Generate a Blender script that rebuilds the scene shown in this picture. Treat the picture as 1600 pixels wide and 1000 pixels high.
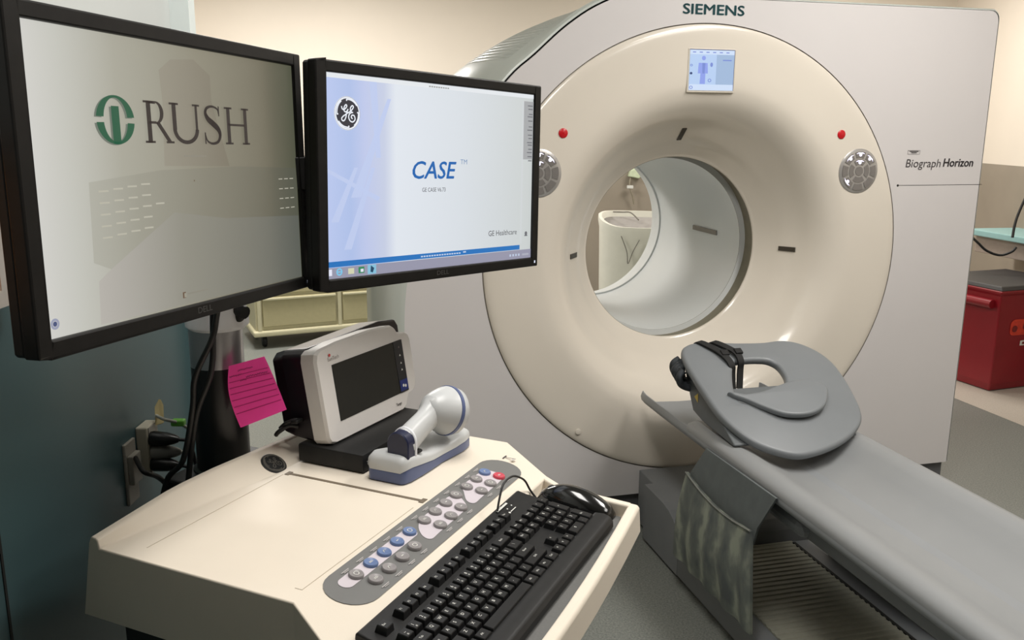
import bpy, bmesh, math, random
from mathutils import Vector, Matrix
random.seed(4)
R = math.radians
sc = bpy.context.scene
for o in list(bpy.data.objects):
    bpy.data.objects.remove(o, do_unlink=True)
COL = sc.collection

# ------------------------------------------------------------------ camera
cam = bpy.data.objects.new('camera', bpy.data.cameras.new('camera'))
COL.objects.link(cam)
cam.data.sensor_fit = 'HORIZONTAL'
cam.data.sensor_width = 36.0
cam.data.lens = 36.0 * 1380 / 1600
cam.data.clip_start = 0.02
cam.matrix_world = (Matrix.Translation((0, 0, 1.50))
                    @ Matrix.Rotation(R(90 - 12.3915), 4, 'X')
                    @ Matrix.Rotation(R(0.384), 4, 'Z'))
sc.camera = cam

# ------------------------------------------------------------------ world and light
w = bpy.data.worlds.new('world'); sc.world = w; w.use_nodes = True
w.node_tree.nodes['Background'].inputs[0].default_value = (0.9, 0.95, 1, 1)
w.node_tree.nodes['Background'].inputs[1].default_value = 0.03
sc.view_settings.view_transform = 'Standard'
sc.view_settings.look = 'None'
sc.view_settings.gamma = 1
sc.view_settings.use_curve_mapping = False
sc.view_settings.exposure = 0.0

def area(name, loc, sx, sy, power, col=(1, .93, .83), rot=(0, 0, 0)):
    l = bpy.data.lights.new(name, 'AREA'); l.shape = 'RECTANGLE'
    l.size = sx; l.size_y = sy; l.energy = power; l.color = col
    o = bpy.data.objects.new(name, l); COL.objects.link(o)
    o.location = loc; o.rotation_euler = rot
    return o
area('ceiling_lamp_gantry', (1.55, 2.15, 2.74), 0.5, 1.2, 38, (1, .965, .92))
area('ceiling_lamp_console', (0.05, 1.22, 2.74), 0.5, 1.0, 28, (1, .965, .92))
area('ceiling_lamp_table', (2.1, 1.0, 2.74), 0.6, 1.2, 20, (1, .965, .92))
area('ceiling_lamp_rear', (-1.6, 5.5, 2.74), 1.2, 0.6, 95, (1, .965, .92))
area('ceiling_lamp_far', (2.0, 5.9, 2.74), 1.2, 0.6, 50, (1, .95, .89))

# ------------------------------------------------------------------ materials
MATS = {}
def mat(name, col, rough=.5, metal=0., noise=0., nscale=40., bump=0., bscale=200., coat=0., emit=None, estr=1., spec=None, stretch=None):
    if name in MATS: return MATS[name]
    m = bpy.data.materials.new(name); m.use_nodes = True
    nt = m.node_tree; b = nt.nodes['Principled BSDF']
    b.inputs['Base Color'].default_value = (*col, 1)
    b.inputs['Roughness'].default_value = rough
    b.inputs['Metallic'].default_value = metal
    if coat: b.inputs['Coat Weight'].default_value = coat
    if spec is not None: b.inputs['Specular IOR Level'].default_value = spec
    if emit:
        b.inputs['Emission Color'].default_value = (*emit, 1)
        b.inputs['Emission Strength'].default_value = estr
    if noise or bump:
        tc = nt.nodes.new('ShaderNodeTexCoord')
        src = tc.outputs['Object']
        if stretch:
            mp = nt.nodes.new('ShaderNodeMapping'); mp.inputs['Scale'].default_value = stretch
            nt.links.new(src, mp.inputs[0]); src = mp.outputs[0]
    if noise:
        n = nt.nodes.new('ShaderNodeTexNoise'); n.inputs['Scale'].default_value = nscale; n.inputs['Detail'].default_value = 4
        nt.links.new(src, n.inputs['Vector'])
        r = nt.nodes.new('ShaderNodeValToRGB')
        r.color_ramp.elements[0].position = .3; r.color_ramp.elements[1].position = .7
        r.color_ramp.elements[0].color = (*[max(0, c * (1 - noise)) for c in col], 1)
        r.color_ramp.elements[1].color = (*[min(1, c * (1 + noise)) for c in col], 1)
        nt.links.new(n.outputs['Fac'], r.inputs[0]); nt.links.new(r.outputs[0], b.inputs['Base Color'])
    if bump:
        n2 = nt.nodes.new('ShaderNodeTexNoise'); n2.inputs['Scale'].default_value = bscale
        nt.links.new(src, n2.inputs['Vector'])
        bp = nt.nodes.new('ShaderNodeBump'); bp.inputs['Strength'].default_value = bump; bp.inputs['Distance'].default_value = .002
        nt.links.new(n2.outputs['Fac'], bp.inputs['Height']); nt.links.new(bp.outputs[0], b.inputs['Normal'])
    MATS[name] = m
    return m
def lin(r, g, b):
    f = lambda c: (c / 255) / 12.92 if c / 255 <= .04045 else ((c / 255 + .055) / 1.055) ** 2.4
    return (f(r), f(g), f(b))

GANTRY = mat('gantry_cover_white', lin(213, 209, 208), .38, noise=.012, nscale=3)
FUNNEL = mat('gantry_funnel_cream', lin(224, 216, 203), .2, noise=.012, nscale=3, coat=.3)
BORE = mat('bore_liner_white', lin(216, 219, 218), .35, noise=.01, nscale=5)
SIDE = mat('gantry_side_grey', lin(186, 193, 188), .3, noise=.02, nscale=6, coat=.2)
DARKGAP = mat('dark_gap', (.012, .012, .011), .7, noise=.1)
KICK = mat('grey_kick_plate', lin(96, 96, 98), .55, noise=.05)
BEIGE = mat('console_cream_plastic', lin(224, 214, 198), .55, spec=.3, noise=.015, nscale=8, bump=.06, bscale=900)
DARKBASE = mat('console_dark_base', lin(52, 54, 54), .6, noise=.08)
BLACK = mat('black_plastic', (.011, .011, .011), .32, noise=.15, nscale=30)
BEZEL = mat('monitor_bezel_black', (.009, .0085, .008), .38, spec=.22, noise=.15, nscale=60)
MATBLACK = mat('matt_black_plastic', (.012, .012, .012), .5, spec=.3, noise=.15, nscale=60)
RUBBER = mat('black_cable_rubber', (.009, .009, .009), .5, noise=.1)
WHITECABLE = mat('white_cable', lin(190, 190, 178), .5, noise=.05)
SILVER = mat('silver_painted_metal', lin(190, 190, 194), .28, metal=.75, noise=.03, nscale=20)
DARKCOL = mat('charcoal_column', lin(36, 37, 38), .3, metal=.2, noise=.05)
PINK = mat('pink_note_paper', lin(255, 66, 162), .7, noise=.03, nscale=60)
PINKLINE = mat('dark_pink_print', lin(176, 30, 104), .7, noise=.05)
INK = mat('pencil_ink', lin(140, 36, 92), .7, noise=.05)
TEAL = mat('teal_wall_panel', lin(68, 92, 95), .35, noise=.03, nscale=2)
UPWALL = mat('pale_wall_paint', lin(196, 200, 198), .6, noise=.02, nscale=3)
CREAM = mat('cream_wall_paint', lin(236, 226, 212), .7, noise=.015, nscale=3)
WAINS = mat('taupe_wainscot', lin(158, 148, 134), .5, noise=.05, nscale=4)
CEIL = mat('ceiling_white', lin(196, 194, 188), .8, noise=.02)
DEVWHITE = mat('device_bezel_white', lin(216, 212, 208), .4, noise=.015)
DEVDARK = mat('device_back_dark', lin(26, 18, 24), .3, noise=.1)
DEVSCREEN = mat('device_screen_off', lin(34, 36, 35), .12, noise=.03, nscale=4)
SCANGREY = mat('scanner_light_grey', lin(196, 198, 198), .35, noise=.02)
SCANBLUE = mat('scanner_slate_blue', lin(84, 96, 134), .4, noise=.04)
SCANNAVY = mat('scanner_navy', lin(26, 32, 62), .35, noise=.04)
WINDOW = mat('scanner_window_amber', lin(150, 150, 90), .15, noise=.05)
PANELGREY = mat('keypad_grey', lin(112, 112, 110), .5, noise=.02)
PANELLIGHT = mat('keypad_lilac', lin(202, 194, 200), .5, noise=.02)
BTNGREY = mat('button_grey', lin(142, 138, 138), .35, noise=.03)
BTNBLUE = mat('button_blue', lin(104, 124, 164), .35, noise=.03)
BTNRED = mat('button_red', lin(200, 74, 88), .35, noise=.03)
LEGEND = mat('white_legend_print', lin(216, 216, 210), .6, noise=.02)
TRAYMAT = mat('tray_mat_grey', lin(104, 104, 102), .65, noise=.06, nscale=300)
KEYM = mat('key_black', (.012, .012, .0125), .4, spec=.3, noise=.1)
TABLEGREY = mat('table_pad_grey', lin(140, 142, 143), .45, noise=.03, nscale=5, bump=.05, bscale=500)
SHELLGREY = mat('table_shell_grey', lin(140, 143, 146), .4, noise=.03, nscale=5)
BASEGREY = mat('table_base_grey', lin(122, 125, 127), .5, noise=.05, nscale=10)
RIBGREY = mat('ribbed_cover_grey', lin(150, 150, 136), .6, noise=.06)
PADGREY = mat('positioner_vinyl_grey', lin(120, 124, 127), .4, noise=.03, nscale=8, bump=.05, bscale=600)
WEDGE = mat('wedge_vinyl_grey', lin(96, 100, 102), .5, noise=.04)
STRAP = mat('black_webbing', (.008, .008, .008), .75, noise=.2, nscale=300)
YELLOW = mat('yellow_sticker', lin(196, 170, 70), .5, noise=.05)
POUCHM = mat('pouch_grey_cloth', lin(92, 98, 98), .75, noise=.08, nscale=25)
REDBIN = mat('red_bin_plastic', lin(134, 18, 30), .35, noise=.06, nscale=6)
BINLID = mat('charcoal_lid', lin(62, 60, 60), .5, noise=.05)
ORANGE = mat('orange_red_sticker', lin(205, 60, 40), .5, noise=.2, nscale=40)
WHITEP = mat('white_print', lin(226, 226, 220), .6, noise=.02)
TEALSHELF = mat('pale_teal_laminate', lin(150, 190, 190), .45, noise=.03)
CARTCREAM = mat('cart_cream_enamel', lin(206, 200, 168), .45, noise=.03)
CARTDRAWER = mat('cart_drawer_cream', lin(186, 178, 140), .5, noise=.03)
HAMPER = mat('hamper_white_bag', lin(226, 224, 212), .6, noise=.03, nscale=14)
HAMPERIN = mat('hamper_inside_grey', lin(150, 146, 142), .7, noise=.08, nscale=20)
IVGREEN = mat('pale_green_plastic', lin(210, 222, 190), .4, noise=.06)
SIEMTEAL = mat('lettering_dark_teal', lin(20, 86, 92), .45, noise=.02)
DARKTEXT = mat('lettering_dark_grey', lin(66, 62, 64), .5, noise=.02)
REDLED = mat('red_button_plastic', lin(196, 24, 34), .3, noise=.05)
CHROMEG = mat('control_plate_silver', lin(184, 181, 178), .3, metal=.5, noise=.03)
CTRLDARK = mat('control_key_grey', lin(134, 130, 127), .35, metal=.3, noise=.04)
LED = mat('lit_key_white', (.8, .8, .9), .4, emit=lin(228, 222, 255), estr=1.2)
PLATE = mat('outlet_plate_grey', lin(150, 146, 136), .5, noise=.04)
PLATEW = mat('outlet_plate_ivory', lin(190, 184, 166), .5, noise=.04)
TAG = mat('yellowed_tag', lin(206, 190, 140), .6, noise=.05)
GREENP = mat('green_plug', lin(120, 200, 70), .5, noise=.05)
ORANGEP = mat('orange_paper', lin(226, 150, 78), .7, noise=.1, nscale=20)
CLEAR = mat('grey_connector', lin(140, 138, 134), .4, noise=.06)

def screen_mat(name, build):
    """display surface: emits the colour ramp it is given and reflects faintly"""
    m = bpy.data.materials.new(name); m.use_nodes = True
    nt = m.node_tree; b = nt.nodes['Principled BSDF']
    b.inputs['Base Color'].default_value = (.008, .008, .008, 1)
    b.inputs['Roughness'].default_value = .28
    tc = nt.nodes.new('ShaderNodeTexCoord'); sp = nt.nodes.new('ShaderNodeSeparateXYZ')
    nt.links.new(tc.outputs['Object'], sp.inputs[0])
    out = build(nt, sp)
    nt.links.new(out, b.inputs['Emission Color'])
    b.inputs['Emission Strength'].default_value = 1.0
    MATS[name] = m
    return m
def ramp(nt, src, stops, lo, hi):
    mr = nt.nodes.new('ShaderNodeMapRange'); mr.inputs[1].default_value = lo; mr.inputs[2].default_value = hi
    nt.links.new(src, mr.inputs[0])
    r = nt.nodes.new('ShaderNodeValToRGB'); cr = r.color_ramp
    while len(cr.elements) < len(stops): cr.elements.new(.5)
    for e, (p, c) in zip(cr.elements, stops):
        e.position = p; e.color = (*lin(*c), 1)
    nt.links.new(mr.outputs[0], r.inputs[0])
    return r.outputs[0]
def em(name, rgb, s=1.0):
    return mat(name, (.008, .008, .008), .35, emit=lin(*rgb), estr=s)

# ------------------------------------------------------------------ mesh helpers
def nb(): return bmesh.new()
def obj(name, bm, mats, parent=None, smooth=None, label=None, bevel=None, loc=None):
    me = bpy.data.meshes.new(name)
    bmesh.ops.recalc_face_normals(bm, faces=bm.faces[:])
    bm.to_mesh(me); bm.free()
    for m in (mats if isinstance(mats, (list, tuple)) else [mats]): me.materials.append(m)
    o = bpy.data.objects.new(name, me); COL.objects.link(o)
    if parent: o.parent = parent
    if loc: o.location = loc
    if label: o['label'] = label
    if smooth is not None:
        me.polygons.foreach_set('use_smooth', [True] * len(me.polygons))
        if smooth < 180:
            bm2 = bmesh.new(); bm2.from_mesh(me)
            for e in bm2.edges:
                if len(e.link_faces) == 2 and e.calc_face_angle(0) > R(smooth): e.smooth = False
            bm2.to_mesh(me); bm2.free()
    if bevel:
        md = o.modifiers.new('bevel', 'BEVEL'); md.width = bevel; md.segments = 3; md.limit_method = 'ANGLE'; md.angle_limit = R(35)
        md.harden_normals = False
    return o
def thing(name, label, cat, loc=(0, 0, 0), rz=0., group=None, M=None):
    o = bpy.data.objects.new(name, None); COL.objects.link(o)
    o.empty_display_size = .05
    if M is not None: o.matrix_world = M
    else: o.location = loc; o.rotation_euler = (0, 0, rz)
    o['label'] = label; o['category'] = cat
    if group: o['group'] = group
    return o
def tag(o, label, cat, group=None):
    o['label'] = label; o['category'] = cat
    if group: o['group'] = group
    return o
def struct(o): o['kind'] = 'structure'; return o

def face(bm, pts, mi=0):
    f = bm.faces.new([bm.verts.new(Vector(p)) for p in pts]); f.material_index = mi; return f
def bx(bm, x0, x1, y0, y1, z0, z1, bev=0., seg=2, mi=0, M=None):
    before = set(bm.faces)
    v = [bm.verts.new((x, y, z)) for x in (x0, x1) for y in (y0, y1) for z in (z0, z1)]
    fs = [bm.faces.new([v[i] for i in q]) for q in ((0, 1, 3, 2), (4, 6, 7, 5), (0, 4, 5, 1), (2, 3, 7, 6), (0, 2, 6, 4), (1, 5, 7, 3))]
    if bev:
        ed = list({e for f in fs for e in f.edges})
        bmesh.ops.bevel(bm, geom=ed, offset=bev, segments=seg, profile=.5, affect='EDGES')
    new = [f for f in bm.faces if f not in before]
    for f in new: f.material_index = mi
    if M is not None:
        vs = {q for f in new for q in f.verts}
        for q in vs: q.co = M @ q.co
    return new
def catmull(P, n=8, closed=False):
    P = [Vector(p) for p in P]; out = []; N = len(P)
    rng = range(N) if closed else range(N - 1)
    for i in rng:
        if closed: a, b, c, d = P[i - 1], P[i], P[(i + 1) % N], P[(i + 2) % N]
        else: a, b, c, d = P[max(i - 1, 0)], P[i], P[i + 1], P[min(i + 2, N - 1)]
        for k in range(n):
            t = k / n
            out.append(.5 * ((2 * b) + (c - a) * t + (2 * a - 5 * b + 4 * c - d) * t * t + (3 * b - a - 3 * c + d) * t ** 3))
    if not closed: out.append(P[-1])
    return out
def tube(bm, P, r, n=10, mi=0, smooth_n=6, flat=None):
    P = catmull(P, smooth_n) if smooth_n else [Vector(p) for p in P]
    T = [(P[min(i + 1, len(P) - 1)] - P[max(i - 1, 0)]).normalized() for i in range(len(P))]
    u = T[0].orthogonal().normalized(); rings = []
    for i, p in enumerate(P):
        u = (u - T[i] * u.dot(T[i])).normalized(); v = T[i].cross(u)
        rr = r[0] + (r[1] - r[0]) * i / (len(P) - 1) if isinstance(r, tuple) else r
        rings.append([bm.verts.new(p + (u * math.cos(a) + v * math.sin(a)) * rr) for a in [2 * math.pi * k / n for k in range(n)]])
    for A, B in zip(rings, rings[1:]):
        for k in range(n):
            f = bm.faces.new((A[k], A[(k + 1) % n], B[(k + 1) % n], B[k])); f.material_index = mi
    for rg in (rings[0], rings[-1]):
        f = bm.faces.new(rg); f.material_index = mi
def lathe(bm, prof, n=64, o=(0, 0, 0), ax=(0, 0, 1), caps=(False, False), mi=0, ex=None):
    """prof: (radius, height along ax)"""
    o = Vector(o); ax = Vector(ax).normalized()
    u = Vector(ex) if ex else ax.orthogonal().normalized()
    v = ax.cross(u); rings = []
    for r, h in prof:
        rings.append([bm.verts.new(o + ax * h + (u * math.cos(2 * math.pi * k / n) + v * math.sin(2 * math.pi * k / n)) * r) for k in range(n)])
    for A, B in zip(rings, rings[1:]):
        for k in range(n):
            f = bm.faces.new((A[k], A[(k + 1) % n], B[(k + 1) % n], B[k])); f.material_index = mi
    if caps[0]: bm.faces.new(rings[0]).material_index = mi
    if caps[1]: bm.faces.new(rings[-1]).material_index = mi
def loft(bm, loops, closed=True, caps=True, mi=0):
    L = [[bm.verts.new(Vector(p)) for p in lp] for lp in loops]
    n = len(L[0])
    for A, B in zip(L, L[1:]):
        for k in range(n if closed else n - 1):
            f = bm.faces.new((A[k], A[(k + 1) % n], B[(k + 1) % n], B[k])); f.material_index = mi
    if caps:
        bm.faces.new(L[0]).material_index = mi; bm.faces.new(L[-1]).material_index = mi
    return L
def prism(bm, poly, basis, t0, t1, mi=0):
    """polygon (a,b) in plane basis (o,u,v,w) thickened from t0 to t1 along w"""
    o, u, v, w_ = [Vector(q) for q in basis]
    loft(bm, [[o + u * a + v * b + w_ * t for a, b in poly] for t in (t0, t1)], mi=mi)
class Flat:
    """flat artwork laid on a plane: o + ux*x + uy*y, lifted by d along its normal"""
    def __init__(s, bm, o, ux, uy, d=.0004):
        s.bm = bm; s.o = Vector(o); s.ux = Vector(ux).normalized(); s.uy = Vector(uy).normalized()
        s.n = s.ux.cross(s.uy).normalized(); s.d = d
    def p(s, x, y, k=1): return s.o + s.ux * x + s.uy * y + s.n * s.d * k
    def poly(s, pts, mi=0, k=1):
        f = s.bm.faces.new([s.bm.verts.new(s.p(x, y, k)) for x, y in pts]); f.material_index = mi
    def rect(s, x0, x1, y0, y1, mi=0, k=1): s.poly([(x0, y0), (x1, y0), (x1, y1), (x0, y1)], mi, k)
    def disc(s, x, y, rx, ry=None, mi=0, k=1, n=32, a0=0, a1=360, inner=0):
        ry = ry or rx
        pts = [(x + rx * math.cos(R(a0 + (a1 - a0) * i / n)), y + ry * math.sin(R(a0 + (a1 - a0) * i / n))) for i in range(n if a1 - a0 == 360 and not inner else n + 1)]
        if not inner: s.poly(pts, mi, k); return
        q = [(x + (px - x) * inner, y + (py - y) * inner) for px, py in pts]
        for i in range(n): s.poly([pts[i], pts[i + 1], q[i + 1], q[i]], mi, k)
    def ribbon(s, pts, wd, mi=0, k=1, n=6):
        P = [q.to_2d() for q in catmull([(a, b, 0) for a, b in pts], n)] if n else [Vector(q) for q in pts]
        for i in range(len(P) - 1):
            t = (P[i + 1] - P[i])
            if t.length < 1e-7: continue
            t.normalize(); m = Vector((-t.y, t.x)) * wd / 2; e = t * wd * .15
            s.poly([P[i] - m - e, P[i + 1] - m + e, P[i + 1] + m + e, P[i] + m - e], mi, k)
    def round_rect(s, x0, x1, y0, y1, r, mi=0, k=1):
        pts = []
        for cx, cy, a in ((x1 - r, y1 - r, 0), (x0 + r, y1 - r, 90), (x0 + r, y0 + r, 180), (x1 - r, y0 + r, 270)):
            pts += [(cx + r * math.cos(R(a + 15 * i)), cy + r * math.sin(R(a + 15 * i))) for i in range(7)]
        s.poly(pts, mi, k)
    def text(s, t, x, y, cap, width=None, align='L', mi=0, k=1, bold=0., shear=0.):
        if bold:
            b_ = bold * cap * .9
            for dx, dy in ((-b_, 0), (b_, 0), (0, b_ * .6), (0, -b_ * .6)): s.text(t, x + dx, y + dy, cap, width, align, mi, k, 0., shear)
        V, F, wd = glyphs(t, 0., shear)
        sx = sy = cap / CAPH
        if width: sx = width / wd
        off = {'L': 0, 'C': -wd * sx / 2, 'R': -wd * sx}[align]
        vs = [s.bm.verts.new(s.p(x + off + a * sx, y + b * sy, k)) for a, b in V]
        for f in F:
            try: s.bm.faces.new([vs[i] for i in f]).material_index = mi
            except ValueError: pass
GC = {}
def glyphs(t, bold=0., shear=0.):
    key = (t, bold, shear)
    if key in GC: return GC[key]
    cu = bpy.data.curves.new('t', 'FONT'); cu.body = t; cu.size = 1; cu.offset = bold; cu.shear = shear; cu.resolution_u = 3
    ob = bpy.data.objects.new('t', cu); me = bpy.data.meshes.new_from_object(ob)
    V = [(v.co.x, v.co.y) for v in me.vertices]; F = [tuple(p.vertices) for p in me.polygons]
    bpy.data.objects.remove(ob); bpy.data.curves.remove(cu); bpy.data.meshes.remove(me)
    x0 = min(v[0] for v in V); wd = max(v[0] for v in V) - x0
    GC[key] = ([(a - x0, b) for a, b in V], F, wd)
    return GC[key]
CAPH = max(v[1] for v in glyphs('H')[0])

# ------------------------------------------------------------------ frames
GA = R(14.62688)
GO = Vector((0.69341, 3.23945, 0))            # point on the floor below the centre of the scanner face
def GP(u, n, z=0): return GO + Vector((math.cos(GA), math.sin(GA), 0)) * u + Vector((-math.sin(GA), math.cos(GA), 0)) * n + Vector((0, 0, z))
KA = R(-24.5)
KO = Vector((-.265, .978, 0))                 # near front corner of the console top
E1 = Vector((math.cos(KA), math.sin(KA), 0)); E2 = Vector((-math.sin(KA), math.cos(KA), 0))
def KP(x, y, z=0): return KO + E1 * x + E2 * y + Vector((0, 0, z))
ZC = 1.0301

# ================================================================== SETTING
def floor_mat():
    m = bpy.data.materials.new('speckled_vinyl'); m.use_nodes = True
    nt = m.node_tree; b = nt.nodes['Principled BSDF']; b.inputs['Roughness'].default_value = .42
    tc = nt.nodes.new('ShaderNodeTexCoord')
    n = nt.nodes.new('ShaderNodeTexNoise'); n.inputs['Scale'].default_value = 160; n.inputs['Detail'].default_value = 5; n.inputs['Roughness'].default_value = .8
    nt.links.new(tc.outputs['Object'], n.inputs['Vector'])
    r = nt.nodes.new('ShaderNodeValToRGB'); cr = r.color_ramp
    cr.elements[0].position = .36; cr.elements[1].position = .66
    cr.elements[0].color = (*lin(92, 97, 95), 1); cr.elements[1].color = (*lin(146, 148, 140), 1)
    nt.links.new(n.outputs['Fac'], r.inputs[0]); nt.links.new(r.outputs[0], b.inputs['Base Color'])
    return m
FLOORM = floor_mat()
FLOOR2 = mat('speckled_vinyl_light', lin(186, 178, 166), .45, noise=.12, nscale=160)
bm = nb(); bx(bm, -3.2, 3.8, -1.7, 7.3, -.1, 0)
struct(obj('floor', bm, FLOORM))
bm = nb(); a = GP(2.175, -1.2); b_ = GP(2.175, 3.4); face(bm, [(a.x, a.y, .0008), (3.26, a.y, .0008), (3.42, 7.19, .0008), (b_.x, b_.y, .0008)])
struct(obj('trim_1', bm, FLOOR2))
bm = nb(); bx(bm, -3.2, 3.8, -1.7, 7.3, 2.78, 2.88); struct(obj('ceiling', bm, CEIL))
def two_tone(name, x0, x1, y0, y1, zs, low, up, top=2.8):
    bm = nb(); bx(bm, x0, x1, y0, y1, 0, zs, mi=0); bx(bm, x0, x1, y0, y1, zs, top, mi=1)
    return struct(obj(name, bm, [low, up]))
two_tone('wall_back', -3.1, 3.7, 7.2, 7.3, 1.2585, WAINS, CREAM)
two_tone('wall_left', -.80, -.69, -1.6, 1.86, 1.255, TEAL, UPWALL)
two_tone('trim_3', -.80, -.652, 1.86, 1.895, 1.255, TEAL, mat('blue_white_lit_end', lin(226, 234, 232), .5, noise=.015))  # pale blue-white, lightened to put the light on this end face into the colour
two_tone('wall_far_left', -3.2, -3.1, 1.9, 7.3, 1.255, TEAL, CREAM)
bm = nb(); bx(bm, -3.2, -.8, 1.86, 1.95, 0, 2.8); struct(obj('wall_left_return', bm, CREAM))
# right wall runs very slightly skew
bm = nb()
for z0, z1, mi in ((0, 1.2585, 0), (1.2585, 2.8, 1)):
    loft(bm, [[(3.22, -1.7, z), (3.427, 7.25, z), (3.6, 7.25, z), (3.6, -1.7, z)] for z in (z0, z1)], mi=mi)
struct(obj('wall_right', bm, [WAINS, CREAM]))
bm = nb(); bx(bm, -.8, 3.7, -1.7, -1.6, 0, 2.8); struct(obj('wall_near', bm, mat('near_wall_paint', lin(84, 80, 74), .7, noise=.02)))
bm = nb(); bx(bm, -.6905, -.6885, 1.096, 1.101, 0, 1.255); struct(obj('trim_4', bm, DARKGAP))
bm = nb(); bx(bm, -.6905, -.6882, 1.857, 1.8605, 0, 1.255); struct(obj('trim_5', bm, mat('teal_grey_seam', lin(112, 128, 128), .5, noise=.05)))
bm = nb(); bx(bm, -3.1, 3.4, 7.18, 7.2, 0, .1); struct(obj('baseboard_back', bm, KICK))

# ================================================================== SCANNER GANTRY
gantry = thing('scanner_gantry', 'large white ring shaped scanner gantry with round cream front and open bore', 'scanner', GO, GA)
UR, ZT, ZB = 1.207, 1.948, .118
FRONTC = [(-1.10, .12), (-1.10, .4), (-1.10, .7), (-1.09, .95), (-1.035, 1.18), (-.925, 1.41), (-.742, 1.644), (-.641, 1.734), (-.526, 1.834), (-.40, 1.91), (-.20, 1.98), (0, 2.0)]
def resample(P, n):
    L = [0]
    for a_, b_ in zip(P, P[1:]): L.append(L[-1] + (b_ - a_).length)
    out = []; k = 0
    for i in range(n):
        t = L[-1] * i / (n - 1)
        while k < len(L) - 2 and L[k + 1] < t: k += 1
        f_ = (t - L[k]) / max(1e-9, L[k + 1] - L[k]); out.append(P[k].lerp(P[k + 1], f_))
    return out
NC = 84
CF = resample(catmull([(a_, b_, 0) for a_, b_ in FRONTC], 8), NC)
CB = resample([Vector((-1.2, ZB, 0))] + [Vector((1.2 * math.cos(R(180 - q)), ZC + .94 * math.sin(R(180 - q)), 0)) for q in range(0, 91, 2)], NC)
def outline(w_, inset=0., bot=ZB, grow=0.):
    """silhouette of the covers: swept curve on the left, square block on the right; w_ 0 = front, 1 = back"""
    P = []; zt = ZT - inset; ur = UR - inset
    N3, N4, N5 = 26, 24, 30
    for k_, (a_, b_) in enumerate(zip(CF, CB)):
        q = a_.lerp(b_, w_); d = Vector((q.x, q.y - ZC, 0)).normalized() * grow
        P.append((q.x + d.x, min(max(q.y + d.y, bot) if k_ else bot, zt)))
    rc = .035
    for i in range(1, N3): P.append((P[NC - 1][0] + (ur - rc - P[NC - 1][0]) * i / N3, zt))
    for i in range(6):
        t = math.pi / 2 - math.pi / 2 * i / 5
        P.append((ur - rc + rc * math.cos(t), zt - rc + rc * math.sin(t)))
    for i in range(1, N4 + 1): P.append((ur, zt - rc + (bot - zt + rc) * i / N4))
    a0 = P[0][0]
    for i in range(1, N5): P.append((ur + (a0 - ur) * i / N5, bot))
    return P
RO = .826
O0 = outline(0, .012)
bm = nb()
L = [[(u_, 0, z) for u_, z in O0]]
inner = []
for u_, z in O0:
    d = math.hypot(u_, z - ZC); inner.append((u_ / d * RO, .0, ZC + (z - ZC) / d * RO))
loft(bm, [inner, L[0], [(u_, .012, z) for u_, z in outline(0, .003)]], caps=False)
obj('front_cover', bm, GANTRY, gantry, smooth=30)
bm = nb()
stages = [(.004, 0, 0, .006, .006), (.005, 0, .10, .005, .010), (.006, 0, .18, .003, .013), (.012, .015, .34, 0, .016), (.02, .03, .48, 0, .02), (.035, .12, .64, 0, .016), (.05, .22, .74, 0, .012), (.10, .52, .90, 0, .006), (.17, .74, .97, 0, 0), (.27, .92, 1, 0, 0),
          (.42, .90, .85, 0, 0), (.75, .4, .3, 0, 0), (1.3, 0, 0, .02, -.02)]
def side_loop(n_, wu, wl, i_, g_):
    """upper part turns over a crisp edge, the lower part rolls round softly"""
    A, B = outline(wu, i_, grow=g_), outline(wl, i_, grow=0 if n_ < .1 else g_)
    out = []
    for (ua, za), (ub, zb) in zip(A, B):
        h_ = max(0, min(1, (za - 1.05) / .4)); h_ = h_ * h_ * (3 - 2 * h_)
        if ua > -.3: h_ = 1
        nn = n_ if (h_ > .5 or n_ > .006) else {.004: 0, .005: .0015, .006: .0045}[n_] * (1 - h_) + n_ * h_
        out.append((ub + (ua - ub) * h_, nn, zb + (za - zb) * h_))
    return out
loops = [side_loop(*q) for q in stages]
loft(bm, loops, caps=False)
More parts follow.
